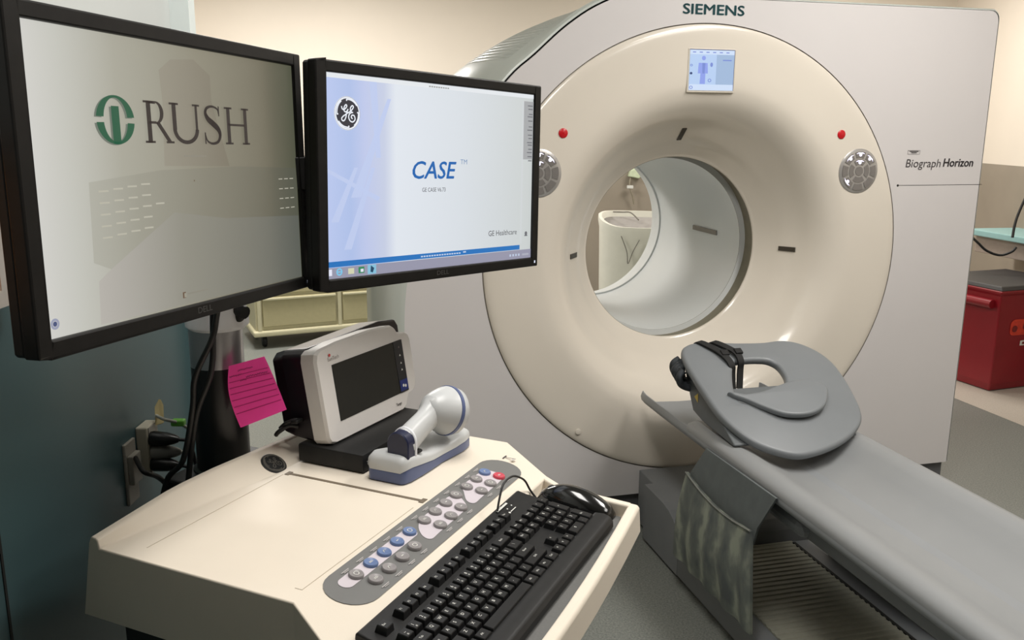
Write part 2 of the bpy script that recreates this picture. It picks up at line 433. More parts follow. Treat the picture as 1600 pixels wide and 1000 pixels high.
# back ring
last = loops[-1]
inr = []
for u_, n_, z in last:
    d = math.hypot(u_, z - ZC); inr.append((u_ / d * .37, 1.3, ZC + (z - ZC) / d * .37))
loft(bm, [last, inr], caps=False)
def side_material():
    m = bpy.data.materials.new('gantry_side_ridged'); m.use_nodes = True
    nt = m.node_tree; b = nt.nodes['Principled BSDF']
    b.inputs['Base Color'].default_value = (*lin(196, 202, 196), 1); b.inputs['Roughness'].default_value = .3
    tc = nt.nodes.new('ShaderNodeTexCoord'); sp = nt.nodes.new('ShaderNodeSeparateXYZ'); nt.links.new(tc.outputs['Object'], sp.inputs[0])
    # fine horizontal ridges high on the side, away from the front edge
    mu = nt.nodes.new('ShaderNodeMath'); mu.operation = 'MULTIPLY'; mu.inputs[1].default_value = 520; nt.links.new(sp.outputs['Z'], mu.inputs[0])
    si = nt.nodes.new('ShaderNodeMath'); si.operation = 'SINE'; nt.links.new(mu.outputs[0], si.inputs[0])
    g1 = nt.nodes.new('ShaderNodeMath'); g1.operation = 'GREATER_THAN'; g1.inputs[1].default_value = 1.72; nt.links.new(sp.outputs['Z'], g1.inputs[0])
    g2 = nt.nodes.new('ShaderNodeMath'); g2.operation = 'GREATER_THAN'; g2.inputs[1].default_value = .07; nt.links.new(sp.outputs['Y'], g2.inputs[0])
    m1 = nt.nodes.new('ShaderNodeMath'); m1.operation = 'MULTIPLY'; nt.links.new(g1.outputs[0], m1.inputs[0]); nt.links.new(g2.outputs[0], m1.inputs[1])
    m2 = nt.nodes.new('ShaderNodeMath'); m2.operation = 'MULTIPLY'; nt.links.new(m1.outputs[0], m2.inputs[0]); nt.links.new(si.outputs[0], m2.inputs[1])
    bp = nt.nodes.new('ShaderNodeBump'); bp.inputs['Strength'].default_value = .5; bp.inputs['Distance'].default_value = .003
    nt.links.new(m2.outputs[0], bp.inputs['Height']); nt.links.new(bp.outputs[0], b.inputs['Normal'])
    return m
obj('side_cover', bm, side_material(), gantry, smooth=30, label='pale grey curved side cover with fine ridges at the top')
bm = nb()
prof = catmull([(.823, .016, 0), (.823, .004, 0), (.819, -.004, 0), (.802, -.009, 0), (.77, -.0105, 0), (.70, -.0105, 0), (.64, -.0098, 0), (.598, -.005, 0), (.555, .014, 0), (.512, .052, 0),
                (.47, .11, 0), (.43, .16, 0), (.407, .193, 0), (.398, .205, 0), (.385, .222, 0), (.368, .243, 0), (.360, .250, 0), (.357, .256, 0)], 4)
lathe(bm, [(p.x, p.y) for p in prof], 160, (0, 0, ZC), (0, 1, 0), ex=(1, 0, 0))
obj('front_funnel', bm, FUNNEL, gantry, smooth=60, label='glossy cream dished ring around the bore')
bm = nb(); lathe(bm, [(.84, .007), (.80, .007)], 128, (0, 0, ZC), (0, 1, 0), ex=(1, 0, 0))
obj('funnel_gap', bm, mat('gap_grey', lin(150, 142, 130), .7, noise=.05), gantry, smooth=60)
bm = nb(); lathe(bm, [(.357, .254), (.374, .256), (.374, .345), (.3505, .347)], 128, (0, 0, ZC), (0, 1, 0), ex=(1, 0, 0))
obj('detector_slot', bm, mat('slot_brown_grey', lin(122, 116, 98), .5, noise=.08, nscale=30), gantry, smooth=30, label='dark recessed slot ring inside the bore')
bm = nb(); lathe(bm, [(.374, .345), (.3505, .345), (.352, .347), (.354, .72), (.356, 1.16), (.362, 1.19), (.37, 1.30)], 128, (0, 0, ZC), (0, 1, 0), ex=(1, 0, 0))
lathe(bm, [(.356, 1.16), (.349, 1.162), (.349, 1.172), (.356, 1.175)], 128, (0, 0, ZC), (0, 1, 0), ex=(1, 0, 0))
obj('bore_liner', bm, BORE, gantry, smooth=30, label='smooth pale tube lining the bore')
# dark marker strips inside the bore liner
for th_, n0, n1 in ((3, .55, .78), (218, .40, .54)):
    bm = nb(); t = R(th_); rr = .3505
    c, s_ = math.cos(t), math.sin(t)
    M = Matrix(((-s_, 0, -c, c * rr), (0, 1, 0, 0), (c, 0, -s_, ZC + s_ * rr), (0, 0, 0, 1)))
    bx(bm, -.010, .010, n0, n1, -.003, .003, M=M)
    obj('laser_window', bm, CTRLDARK, gantry)
for th_ in (94, 0, 180):
    bm = nb(); t = R(th_)
    p0, p1 = Vector((.467, .113)), Vector((.425, .167))
    d = (p1 - p0); n2 = Vector((-d.y, d.x)).normalized()
    q = [p0 + n2 * .003, p1 + n2 * .003, p1 - n2 * .003, p0 - n2 * .003]
    loft(bm, [[(math.cos(t) * a.x - math.sin(t) * s_, a.y, ZC + math.sin(t) * a.x + math.cos(t) * s_) for a in q] for s_ in (-.009, .009)])
    obj('laser_window', bm, mat('laser_window_dark', lin(58, 52, 44), .2, noise=.05), gantry)
bm = nb(); lathe(bm, [(.011, -.010), (.011, -.0135), (.008, -.0145)], 20, (-.463, -.001, .394), (0, 1, 0), caps=(False, True))
obj('screw_cover', bm, FUNNEL, gantry, smooth=30)
# kick plate
bm = nb(); loft(bm, [[(-1.08, .02, z), (-1.12, .06, z), (-1.17, .2, z), (-1.15, .4, z), (-1.06, 1.28, z), (1.19, 1.28, z), (1.19, .02, z)] for z in (0, ZB + .004)])
obj('kick_plate', bm, KICK, gantry, label='dark grey kick plate along the floor')
# cover seams
bm = nb(); bx(bm, .815, UR + .0006, -.0004, .9, 1.2843, 1.2862); lathe(bm, [(.0045, -.0006), (.0045, .003)], 16, (.82, 0, 1.285), (0, 1, 0), caps=(True, True))
obj('cover_seam', bm, DARKGAP, gantry)
bm = nb(); bx(bm, -.006, -.003, -.0008, .01, .118, .212)
obj('cover_seam', bm, DARKGAP, gantry)
# displays and controls
disp = nb(); bx(disp, -.0915, .0925, -.0122, .004, 1.6195, 1.7695, .002)
dob = obj('display_bezel', disp, mat('display_bezel_cream', lin(206, 198, 184), .4, noise=.03), gantry)
bm = nb(); F = Flat(bm, (-.085, -.0127, 1.627), (1, 0, 0), (0, 0, 1), .0003)
W_, H_ = .171, .137
F.rect(0, W_, 0, H_, 0); F.rect(-.001, W_ + .0015, H_, H_ + .0022, 5); F.rect(W_, W_ + .0018, 0, H_, 5)
F.rect(0, W_, H_ * .89, H_, 1, 2); F.rect(0, W_, 0, H_ * .15, 1, 2); F.rect(W_ * .6, W_, H_ * .15, H_ * .89, 2, 2)
F.disc(W_ * .31, H_ * .80, W_ * .045, H_ * .055, 3, 3)
F.poly([(W_ * .2, H_ * .68), (W_ * .4, H_ * .68), (W_ * .415, H_ * .42), (W_ * .36, H_ * .42), (W_ * .36, H_ * .16), (W_ * .24, H_ * .16), (W_ * .25, H_ * .42), (W_ * .19, H_ * .42)], 3, 3)
F.poly([(W_ * .28, H_ * .68), (W_ * .35, H_ * .68), (W_ * .34, H_ * .42), (W_ * .29, H_ * .42)], 4, 4)
F.disc(W_ * .49, H_ * .64, W_ * .03, H_ * .055, 4, 3); F.disc(W_ * .46, H_ * .25, W_ * .04, H_ * .045, 4, 3, inner=.6)
F.disc(W_ * .05, H_ * .07, W_ * .04, H_ * .04, 4, 3, inner=.6); F.disc(W_ * .04, H_ * .42, W_ * .03, H_ * .03, 5, 3); F.disc(W_ * .04, H_ * .62, W_ * .03, H_ * .03, 4, 3, inner=.5)
for i in range(6): F.rect(W_ * (.06 + .15 * i), W_ * (.13 + .15 * i), H_ * .93, H_ * .955, 4, 3)
F.rect(W_ * .74, W_ * .94, H_ * .74, H_ * .77, 4, 3)
obj('screen', bm, [em('scr_blue', (182, 206, 240)), em('scr_pale', (206, 222, 246)), em('scr_mid', (160, 184, 216)), em('scr_body', (142, 160, 232)), em('scr_dark', (120, 140, 210)), em('scr_ink', (40, 60, 110))], dob, label='lit blue touch screen showing a standing figure')
def control(u_):
    bm = nb(); lathe(bm, [(.084, -.006), (.083, -.012), (.078, -.0145), (.06, -.0155), (.001, -.016)], 56, (u_, 0, 1.342), (0, 1, 0), ex=(1, 0, 0))
    cp = obj('control_panel', bm, CHROMEG, gantry, smooth=40, label='round silver control panel with lit arrow keys')
    bm = nb(); F = Flat(bm, (u_, -.0166, 1.342), (1, 0, 0), (0, 0, 1), .0006)
    for a in range(8):
        F.disc(0, 0, .072, mi=0, a0=a * 45 - 18, a1=a * 45 + 18, n=8, inner=.68)
    for a in range(4): F.disc(0, 0, .043, mi=0, a0=a * 90 - 36, a1=a * 90 + 36, n=8, inner=.55)
    F.disc(0, 0, .017, mi=0)
    obj('control_key', bm, CTRLDARK, cp)
    def arrow(F, a, r):
        c, s_ = math.cos(R(a)), math.sin(R(a)); T = lambda x, y: (c * (r + y) + s_ * x, s_ * (r + y) - c * x)
        F.poly([T(-.019, .001), T(-.009, .007), T(.009, .007), T(.019, .001), T(.009, .003), T(-.009, .003)])
        F.disc(*T(0, -.001), .0065, n=14)
    for a, r in ((90, .062), (90, .033), (48, .062), (132, .062), (220, .061)):
        bm = nb(); F = Flat(bm, (u_, -.0166, 1.342), (1, 0, 0), (0, 0, 1), .001)
        arrow(F, a, r)
        obj('lit_key', bm, LED, cp)
control(-.63); control(.631)
for u_ in (-.543, .545):
    bm = nb(); lathe(bm, [(.0165, -.008), (.0165, -.0125), (.0135, -.0145), (.001, -.015)], 28, (u_, 0, 1.477), (0, 1, 0), ex=(1, 0, 0))
    obj('stop_button', bm, REDLED, gantry, smooth=40, label='small round red stop button')
bm = nb(); Flat(bm, (0, 0, 0), (1, 0, 0), (0, 0, 1), .0012).text('SIEMENS', -.113, 1.884, .0325, width=.233, bold=.055)
obj('lettering', bm, SIEMTEAL, gantry, label='dark teal maker lettering above the bore')
bm = nb(); F = Flat(bm, (0, 0, 0), (1, 0, 0), (0, 0, 1), .0012)
F.text('Biograph', .846, 1.3545, .0305, width=.158, shear=.12)
F.text('Horizon', 1.016, 1.3565, .0305, width=.138, shear=.12, bold=.04)
for x0, x1, z0, z1 in ((.85, .904, 1.4035, 1.4045), (.85, .904, 1.4175, 1.4185), (.85, .851, 1.4035, 1.4185), (.903, .904, 1.4035, 1.4185)): F.rect(x0, x1, z0, z1)
F.rect(.857, .897, 1.413, 1.416); F.rect(.865, .89, 1.408, 1.411)
obj('lettering', bm, DARKTEXT, gantry, label='dark grey model lettering on the right side of the cover')

# ================================================================== PATIENT TABLE
TN = -1.2
table = thing('patient_table', 'long grey padded patient table leading up to the scanner bore', 'table', GP(0, TN), GA)
def tloc(P): return [(u_, n_ - TN, z) for u_, n_, z in P]
def half(P): return P + [(-u_, z) for u_, z in reversed(P)]
tp = half([(0.0001, .494), (-.1, .494), (-.19, .503), (-.225, .5185), (-.243, .5235), (-.252, .534), (-.252, .550), (-.242, .563), (-.221, .570), (-.196, .568), (-.168, .556), (-.13, .532), (-.08, .510), (-.0001, .500)])
tp = [(-u_, z) for u_, z in tp]
def section(P, n_, dz=0, k=1): return tloc([(u_ * k, n_, z + dz) for u_, z in P])
bm = nb(); loft(bm, [section(tp, n_, dz, k) for n_, dz, k in ((-.455, -.006, .985), (-.47, 0, 1), (-.7, 0, 1), (-1.2, 0, 1), (-1.8, 0, 1), (-2.4, 0, 1))])
obj('mattress', bm, TABLEGREY, table, smooth=50, label='grey vinyl mattress with rolled edges')
sp_ = half([(0.0001, .478), (-.12, .481), (-.2, .492), (-.236, .504), (-.2545, .515), (-.2575, .53), (-.2515, .546), (-.2475, .546), (-.2465, .515), (-.225, .5045), (-.19, .5), (-.1, .496), (-.0001, .496)])
sp_ = [(-u_, z) for u_, z in sp_]
bm = nb(); loft(bm, [section(sp_, n_, dz, k) for n_, dz, k in ((-.075, .009, .95), (-.08, .009, .965), (-.12, .007, .98), (-.25, .006, .985), (-.7, .006, .985), (-1.2, .006, .985), (-2.4, .006, .985))])
obj('table_top', bm, SHELLGREY, table, smooth=50, label='thin trough shaped table top under the mattress')
bm = nb(); bx(bm, -.2475, -.2455, -.46 - TN, 1.2, 0, 0, ) if False else None
bm = nb(); bx(bm, -.18, .18, -2.4 - TN, -.55 - TN, .43, .482, .01); obj('carriage', bm, BASEGREY, table)
bm = nb(); prism(bm, [(-.20, .43), (.20, .43), (.215, .482), (-.215, .482)], ((0, -1.0 - TN, 0), (1, 0, 0), (0, 0, 1), (0, 1, 0)), -.07, .2)
obj('support_bracket', bm, SHELLGREY, table, bevel=.03)
bm = nb(); bx(bm, -.25, .25, -2.4 - TN, -.446 - TN, .012, .088, .006)
obj('table_base', bm, BASEGREY, table, label='low grey base plinth on the floor')
bm = nb(); bx(bm, -.235, .235, -2.4 - TN, -.16 - TN, 0, .014); obj('base_skid', bm, DARKGAP, table)
bm = nb()
n0 = -2.38
P = []
k = 0
while n0 < -.47:
    P += [(n0, .0925), (n0 + .011, .0925), (n0 + .014, .096), (n0 + .022, .096)]; n0 += .025
P = [(P[0][0], .084)] + P + [(P[-1][0], .084)]
prism(bm, [(n_ - TN, z) for n_, z in P], ((0, 0, 0), (0, 1, 0), (0, 0, 1), (1, 0, 0)), -.19, .175)
obj('ribbed_cover', bm, RIBGREY, table, label='ribbed rubber cover on top of the base')
bm = nb(); bx(bm, .172, .182, -2.4 - TN, -.47 - TN, .085, .0968); obj('cover_rail', bm, DARKGAP, table)
bm = nb(); bx(bm, .255, .32, -1.02 - TN, -.55 - TN, 0, .47, .01); bx(bm, .262, .312, -1.13 - TN, -1.025 - TN, 0, .45, .008)
obj('lift_column', bm, MATBLACK, table, label='dark lifting column under the far edge')
bm = nb()
prism(bm, [(-.448 - TN, .012), (-.448 - TN, .135), (-.442 - TN, .15), (-.43 - TN, .172), (-.40 - TN, .196), (-.36 - TN, .212), (-.31 - TN, .220), (-.15 - TN, .222), (-.15 - TN, .012)], ((0, 0, 0), (0, 1, 0), (0, 0, 1), (1, 0, 0)), -.25, .25)
bx(bm, -.215, .215, -.155 - TN, -.016 - TN, .012, .2215, .002)
obj('front_fairing', bm, BASEGREY, table, bevel=.006, label='grey fairing with curved top joining base to gantry')

# hanging pouch
pouch = thing('hanging_pouch', 'grey camouflage cloth pouch hanging from the near edge of the patient table', 'pouch', GP(-.29, -.78, .006), GA)
bm = nb()
def pl(u_, n_, z): return (u_ + .29, n_ + .8, z)
def sheet(bm, cols, t):
    """cols: list of columns of (u,n,z); gives thickness t towards +u"""
    A = [[bm.verts.new(p) for p in c] for c in cols]; B = [[bm.verts.new((p[0] + t, p[1], p[2])) for p in c] for c in cols]
    for i in range(len(cols) - 1):
        for j in range(len(cols[0]) - 1):
            bm.faces.new((A[i][j], A[i + 1][j], A[i + 1][j + 1], A[i][j + 1])); bm.faces.new((B[i][j], B[i][j + 1], B[i + 1][j + 1], B[i + 1][j]))
    for i in range(len(cols) - 1):
        for j in (0, -1): bm.faces.new((A[i][j], B[i][j], B[i + 1][j], A[i + 1][j]))
    for j in range(len(cols[0]) - 1):
        for i in (0, -1): bm.faces.new((A[i][j], A[i][j + 1], B[i][j + 1], B[i][j]))
cols = []
for i in range(13):
    s_ = i / 12; top = (-.262, -.648 - .402 * s_, .530 + .008 * s_)
    zb = .438 - .012 * s_ - .02 * math.sin(s_ * math.pi) - .04; nbm = -.60 - .40 * s_
    cols.append([pl(top[0] + (-.292 - top[0]) * min(1, t * 1.6), top[1] + (nbm - top[1]) * t, top[2] + (zb - top[2]) * t) for t in [j / 8 for j in range(9)]])
sheet(bm, cols, .006)
obj('top_flap', bm, POUCHM, pouch, smooth=50)
def camo():
    m = bpy.data.materials.new('camouflage_cloth'); m.use_nodes = True
    nt = m.node_tree; b = nt.nodes['Principled BSDF']; b.inputs['Roughness'].default_value = .75
    tc = nt.nodes.new('ShaderNodeTexCoord'); mp = nt.nodes.new('ShaderNodeMapping'); nt.links.new(tc.outputs['Object'], mp.inputs[0])
    mp.inputs['Scale'].default_value = (1, 1, .55)
    n = nt.nodes.new('ShaderNodeTexNoise'); n.inputs['Scale'].default_value = 21; n.inputs['Detail'].default_value = 3; nt.links.new(mp.outputs[0], n.inputs['Vector'])
    wv = nt.nodes.new('ShaderNodeTexWave'); wv.bands_direction = 'Y'; wv.inputs['Scale'].default_value = 3.4; wv.inputs['Distortion'].default_value = 3.5; wv.inputs['Detail Scale'].default_value = 3
    nt.links.new(tc.outputs['Object'], wv.inputs['Vector'])
    mx = nt.nodes.new('ShaderNodeMix'); mx.inputs['Factor'].default_value = .2
    nt.links.new(n.outputs['Fac'], mx.inputs['A']); nt.links.new(wv.outputs['Fac'], mx.inputs['B'])
    r = nt.nodes.new('ShaderNodeValToRGB'); cr = r.color_ramp; cr.elements.new(.5)
    for e, (p, c) in zip(cr.elements, ((.3, (88, 94, 94)), (.5, (112, 118, 112)), (.66, (150, 156, 142)))): e.position = p; e.color = (*lin(*c), 1)
    nt.links.new(mx.outputs['Result'], r.inputs[0]); nt.links.new(r.outputs[0], b.inputs['Base Color'])
    return m
bm = nb(); cols = []
for i in range(33):
    s_ = i / 32; zt = .436 - .012 * s_ - .022 * math.sin(s_ * math.pi); nt_ = -.596 - .40 * s_
    zb = .128 + .004 * s_; nb_ = -.53 - .50 * s_
    col = []
    for j in range(13):
        t = j / 12; bul = .020 * math.sin(math.pi * min(1, t * .9 + .05)) * (0.35 + .65 * math.sin(s_ * math.pi)) + .005 * math.sin(s_ * math.pi * 9) * t
        col.append(pl(-.297 - bul, nt_ + (nb_ - nt_) * t + .02 * math.sin(t * math.pi) * (-1 if s_ > .5 else 1) * abs(s_ - .5), zt + (zb - zt) * t))
    cols.append(col)
sheet(bm, cols, .008)
obj('camouflage_pocket', bm, camo(), pouch, smooth=60, label='camouflage patterned pocket')
bm = nb(); tube(bm, [(c[0][0] - .002, c[0][1], c[0][2]) for c in cols[::4]], .003, 6)
obj('pocket_hem', bm, mat('hem_tape', lin(120, 122, 116), .7, noise=.05), pouch, smooth=60)

# arm positioner cushion
TAU = R(26)
Mp = Matrix.Translation(GP(0, -.76, .577)) @ Matrix.Rotation(GA, 4, 'Z') @ Matrix.Rotation(TAU, 4, 'X')
pos = thing('arm_positioner', 'large grey vinyl arm positioner cushion with head cut-out lying on the patient table', 'cushion', M=Mp)
def slab(outline_pts, holes, t, bev, n=6):
    cu = bpy.data.curves.new('s', 'CURVE'); cu.dimensions = '2D'; cu.fill_mode = 'BOTH'; cu.extrude = max(t / 2 - bev, .0005); cu.bevel_depth = bev; cu.bevel_resolution = 3
    for lp in [outline_pts] + holes:
        P = catmull([(a, b, 0) for a, b in lp], n, True)
        sp = cu.splines.new('POLY'); sp.points.add(len(P) - 1); sp.use_cyclic_u = True
        for q, p in zip(sp.points, P): q.co = (p.x, p.y, 0, 1)
    ob = bpy.data.objects.new('s', cu); me = bpy.data.meshes.new_from_object(ob)
    bm = bmesh.new(); bm.from_mesh(me)
    bpy.data.objects.remove(ob); bpy.data.curves.remove(cu); bpy.data.meshes.remove(me)
    bmesh.ops.remove_doubles(bm, verts=bm.verts[:], dist=1e-5)
    return bm
out = [(-.226, .43), (-.20, .457), (-.15, .468), (-.10, .462), (-.02, .452), (.07, .447), (.14, .452), (.195, .435), (.24, .39), (.262, .33), (.262, .25), (.250, .17), (.235, .11), (.205, .06), (.14, .012), (.06, -.022), (-.02, -.04), (-.07, -.038),
       (-.125, -.012), (-.168, .025), (-.20, .08), (-.222, .15), (-.23, .25), (-.235, .36)]
hole = [(-.085, .372), (-.05, .383), (.01, .383), (.055, .372), (.08, .335), (.075, .27), (.04, .225), (-.03, .195), (-.10, .17), (-.145, .175), (-.148, .23), (-.120, .31)]
bm = slab(out, [hole], .028, .011)
obj('pad', bm, PADGREY, pos, smooth=50)
bm = nb(); tube(bm, [(a * 1.003, b * 1.003, -.006) for a, b in out + out[:1]], .0022, 6, smooth_n=4)
obj('piping', bm, mat('dark_piping', lin(70, 72, 74), .6, noise=.05), pos, smooth=60)
fl = [(-.152, .205), (-.12, .192), (-.06, .195), (0, .212), (.06, .226), (.12, .225), (.148, .195), (.14, .165), (.10, .115), (.04, .09), (-.03, .10), (-.08, .14), (-.12, .18)]
bm = slab(fl, [], .022, .008)
for v in bm.verts:
    v.co.z += .020 + .05 * max(0, v.co.x + .15) + .5 * max(0, (.18 - v.co.y)) ** 2
obj('head_pad', bm, PADGREY, pos, smooth=50, label='smaller raised head pad in the middle')
bm = nb()
loft(bm, [[(x, .27, -.013), (x, .03, -.013), (x, .03, -.022), (x, .24, -.115), (x, .30, -.130)] for x in (-.16, .16)])
for x0, x1 in ((-.222, -.159), (.159, .195)):
    loft(bm, [[(x, b_, c_) for b_, c_ in ((.43, -.012), (.03, -.012), (.03, -.02), (.22, -.100), (.29, -.118), (.345, -.085), (.405, -.045))] for x in (x0, x1)])
obj('foam_wedge', bm, WEDGE, pos, bevel=.01, label='darker foam wedge under the raised end')
bm = nb(); F = Flat(bm, (-.2228, 0, 0), (0, -1, 0), (0, 0, 1), .0006); F.poly([(-.305, -.070), (-.275, -.070), (-.290, -.042)])
obj('sticker', bm, YELLOW, pos, label='small yellow warning sticker')
def ribbon3(bm, P, side, w_, t):
    P = catmull(P, 4); side = Vector(side).normalized(); A = []
    for i, p in enumerate(P):
        T = (P[min(i + 1, len(P) - 1)] - P[max(i - 1, 0)]).normalized()
        s_ = (side - T * side.dot(T)).normalized(); n_ = T.cross(s_)
        A.append([p + s_ * w_ / 2 + n_ * t / 2, p + s_ * w_ / 2 - n_ * t / 2, p - s_ * w_ / 2 - n_ * t / 2, p - s_ * w_ / 2 + n_ * t / 2])
    loft(bm, A)
for P in ([(-.165, .478, .0), (-.158, .470, .018), (-.12, .42, .023), (-.102, .375, .024), (-.095, .345, .014), (-.092, .335, -.01), (-.094, .30, -.05)],
          [(-.115, .474, .0), (-.108, .466, .018), (-.075, .425, .024), (-.058, .39, .026), (-.055, .362, .014), (-.055, .352, -.01), (-.064, .31, -.055)]):
    bm = nb(); ribbon3(bm, P, (1, .3, 0), .024, .005); obj('strap', bm, STRAP, pos, smooth=40, label='black webbing strap')
bm = nb()
for i, (x, y, z) in enumerate(((-.10, .40, .026), (-.052, .40, .029))): bx(bm, x - .013, x + .013, y - .012, y + .012, z - .004, z + .005, .002)
obj('buckle', bm, STRAP, pos)
bm = nb()
for i in range(6):
    a0 = i * 1.05; tube(bm, [(-.236 + .012 * math.sin(a0), .435 - .012 * i, -.02), (-.256 + .006 * math.sin(a0 * 2), .43 - .013 * i, -.035), (-.250, .42 - .013 * i, -.062), (-.22, .40 - .010 * i, -.075)], .012, 8)
obj('rolled_strap', bm, mat('dark_cloth', lin(52, 56, 60), .7, noise=.3, nscale=60), pos, smooth=60, label='dark bunched strap end')

# ================================================================== CONSOLE CART
console = thing('console_cart', 'cream console cart with sunken keyboard tray and button strip', 'cart', KO, KA)
Z0 = .93
def zs(x): return Z0 - .018 * max(0, min(x, .11)) / .11
def yn(x): return 0 if x <= 0 else -.55 * min(x, .3)
def yf(x):
    if x <= -.30: return .60 - (-.30 - x) * .9
    if x <= 0: return .622
    if x <= .151: return .622 - .702 * x
    return .516 - .124 * (x - .151)
prof = [(-.372, .82), (-.348, .935), (-.343, None), (-.333, None), (-.330, None), (-.29, Z0), (0, Z0), (.11, .912), (.1118, .909), (.1135, .892), (.27, .888)]
def ridge(y): 
    return .945 + .016 * max(0, min(1, y / .15)) - .008 * max(0, min(1, (y - .24) / .2))
def cprof(t):
    P = []
    for i, (x, z) in enumerate(prof):
        y = yn(x) + (yf(x) - yn(x)) * t
        if i == 5: x = -.329 + .045 * min(1, t * 1.9)
        if z is None: z = ridge(y) - (.0 if i == 2 else .001 if i == 3 else .004)
        P.append((x, y, z))
    # bow of the front rim
    bow = .012 * math.sin(math.pi * min(1, max(0, 1 - t))) + .016 * (1 - t)
    for x, z in ((.271, .908), (.274, .911), (.286, .911), (.290, .907), (.293, .866), (.20, .83), (0, .82)):
        y = yn(x) + (yf(x) - yn(x)) * t; P.append((x + (bow if x > .1 else 0), y, z))
    x, y, z = P[10]; P[10] = (x + bow, y, z)
    return P
bm = nb(); LL = loft(bm, [cprof(t) for t in (0, .06, .12, .18, .24, .3, .36, .42, .5, .6, .7, .85, 1)], caps=False)
for lp in (LL[0], LL[-1]):
    bm.faces.new(lp[:7] + lp[-1:]); bm.faces.new(lp[6:])
obj('console_top', bm, BEIGE, console, bevel=.003, smooth=18)
bm = nb()
def wallseg(y0f, y1f):
    xs = [.106, .151, .22, .276]
    loops = []
    for x in xs:
        y0, y1 = y0f(x), y1f(x); zt = .9118
        loops.append([(x, y0, .870), (x, y1, .870), (x, y1, zt), (x, y0, zt)])
    loft(bm, loops)
wallseg(lambda x: yf(x) - .014, lambda x: yf(x) + .001)
obj('tray_end_wall', bm, BEIGE, console, bevel=.003)
bm = nb(); loft(bm, [[(.118, yn(.12) + .03, z), (.118, .512, z), (.14, .502, z), (.264, .484, z), (.275, .40, z), (.283, .28, z), (.287, .17, z), (.288, .05, z), (.286, yn(.3) + .05, z)] for z in (.8875, .8922)])
obj('tray_mat', bm, TRAYMAT, console, label='dark grey mat in the keyboard tray')
bm = nb(); bx(bm, -.345, .06, .04, .56, .10, .81, .008); bx(bm, -.36, .1, .02, .58, .06, .12, .01)
obj('pedestal', bm, DARKBASE, console, label='dark cabinet under the console top')
for x in (-.31, .05):
    for y in (.07, .53):
        bm = nb(); lathe(bm, [(.001, -.014), (.024, -.014), (.029, -.009), (.029, .009), (.024, .014), (.001, .014)], 20, (x, y, .031), (0, 1, 0)); bx(bm, x - .012, x + .012, y - .018, y + .018, .04, .07)
        obj('caster', bm, MATBLACK, console, smooth=40)
# writing surface groove and lines
bm = nb()
P = [KP(-.287, .327) - KO]
bx(bm, -.262, -.012, .3245, .3305, Z0 - .001, Z0 + .0008); bx(bm, -.012, -.004, .320, .335, Z0 - .001, Z0 + .0012); bx(bm, -.270, -.262, .321, .334, Z0 - .001, Z0 + .0012)
obj('paper_gate_groove', bm, mat('groove_brown', lin(116, 104, 88), .6, noise=.05), console)
bm = nb(); bx(bm, -.2725, -.2715, .03, .32, Z0 - .001, Z0 + .0004); bx(bm, -.0095, -.0085, .03, .30, Z0 - .001, Z0 + .0004)
bx(bm, -.02, -.0085, .029, .03, Z0 - .001, Z0 + .0004)
obj('paper_door_line', bm, mat('line_brown', lin(176, 164, 146), .6, noise=.05), console)
def ge_badge(F, r, dark, light, k=1):
    F.disc(0, 0, r * 1.08, mi=light, k=k, n=48); F.disc(0, 0, r * 1.06, mi=dark, k=k + 1, n=48, inner=.985)
    F.disc(0, 0, r * 1.0, mi=light, k=k + 1, n=48); F.disc(0, 0, r * .94, mi=dark, k=k + 2, n=48)
    for a in (95, 185, 275, 5):
        pts = [(r * (.88 + .0 * i) * math.cos(R(a - 12 * i)) * (1 + .008 * i), r * .88 * math.sin(R(a - 12 * i)) * (1 + .008 * i)) for i in range(6)]
        F.ribbon([(pts[0][0] * .9, pts[0][1] * .9)] + pts, r * .085, light, k + 3)
    cv = lambda L: [((x - 465) / 225 * r, (430 - y) / 300 * r) for x, y in L]
    F.ribbon(cv([(352, 305), (365, 352), (398, 362), (432, 330), (450, 292), (435, 270), (410, 295), (395, 350), (405, 395), (440, 402), (472, 355)]), r * .085, light, k + 3)
    F.ribbon(cv([(470, 350), (440, 440), (390, 482), (352, 530), (366, 574), (402, 566), (432, 500), (444, 440), (500, 402), (550, 350), (572, 300), (548, 280), (516, 330), (524, 390), (562, 412)]), r * .085, light, k + 3)
    F.ribbon(cv([(548, 405), (497, 440), (482, 510), (512, 574), (560, 588), (600, 540), (586, 470), (546, 462), (530, 500), (552, 528)]), r * .085, light, k + 3)
# medallion on the sloped back ridge
sl = Vector((.042, 0, -.026)).normalized(); ridgep = Vector((-.302, .333, .9385))
nrm = Vector((-sl.z, 0, sl.x)).normalized()
bm = nb(); lathe(bm, [(.0225, -.002), (.0225, .002), (.021, .003), (.001, .003)], 40, ridgep, nrm)
F = Flat(bm, ridgep + nrm * .003, (0, 1, 0), tuple(-sl), .0003); ge_badge(F, .0185, 0, 1)
obj('maker_badge', bm, [MATBLACK, mat('badge_grey', lin(120, 116, 108), .4, metal=.4, noise=.05)], console, label='round dark maker badge with script monogram')
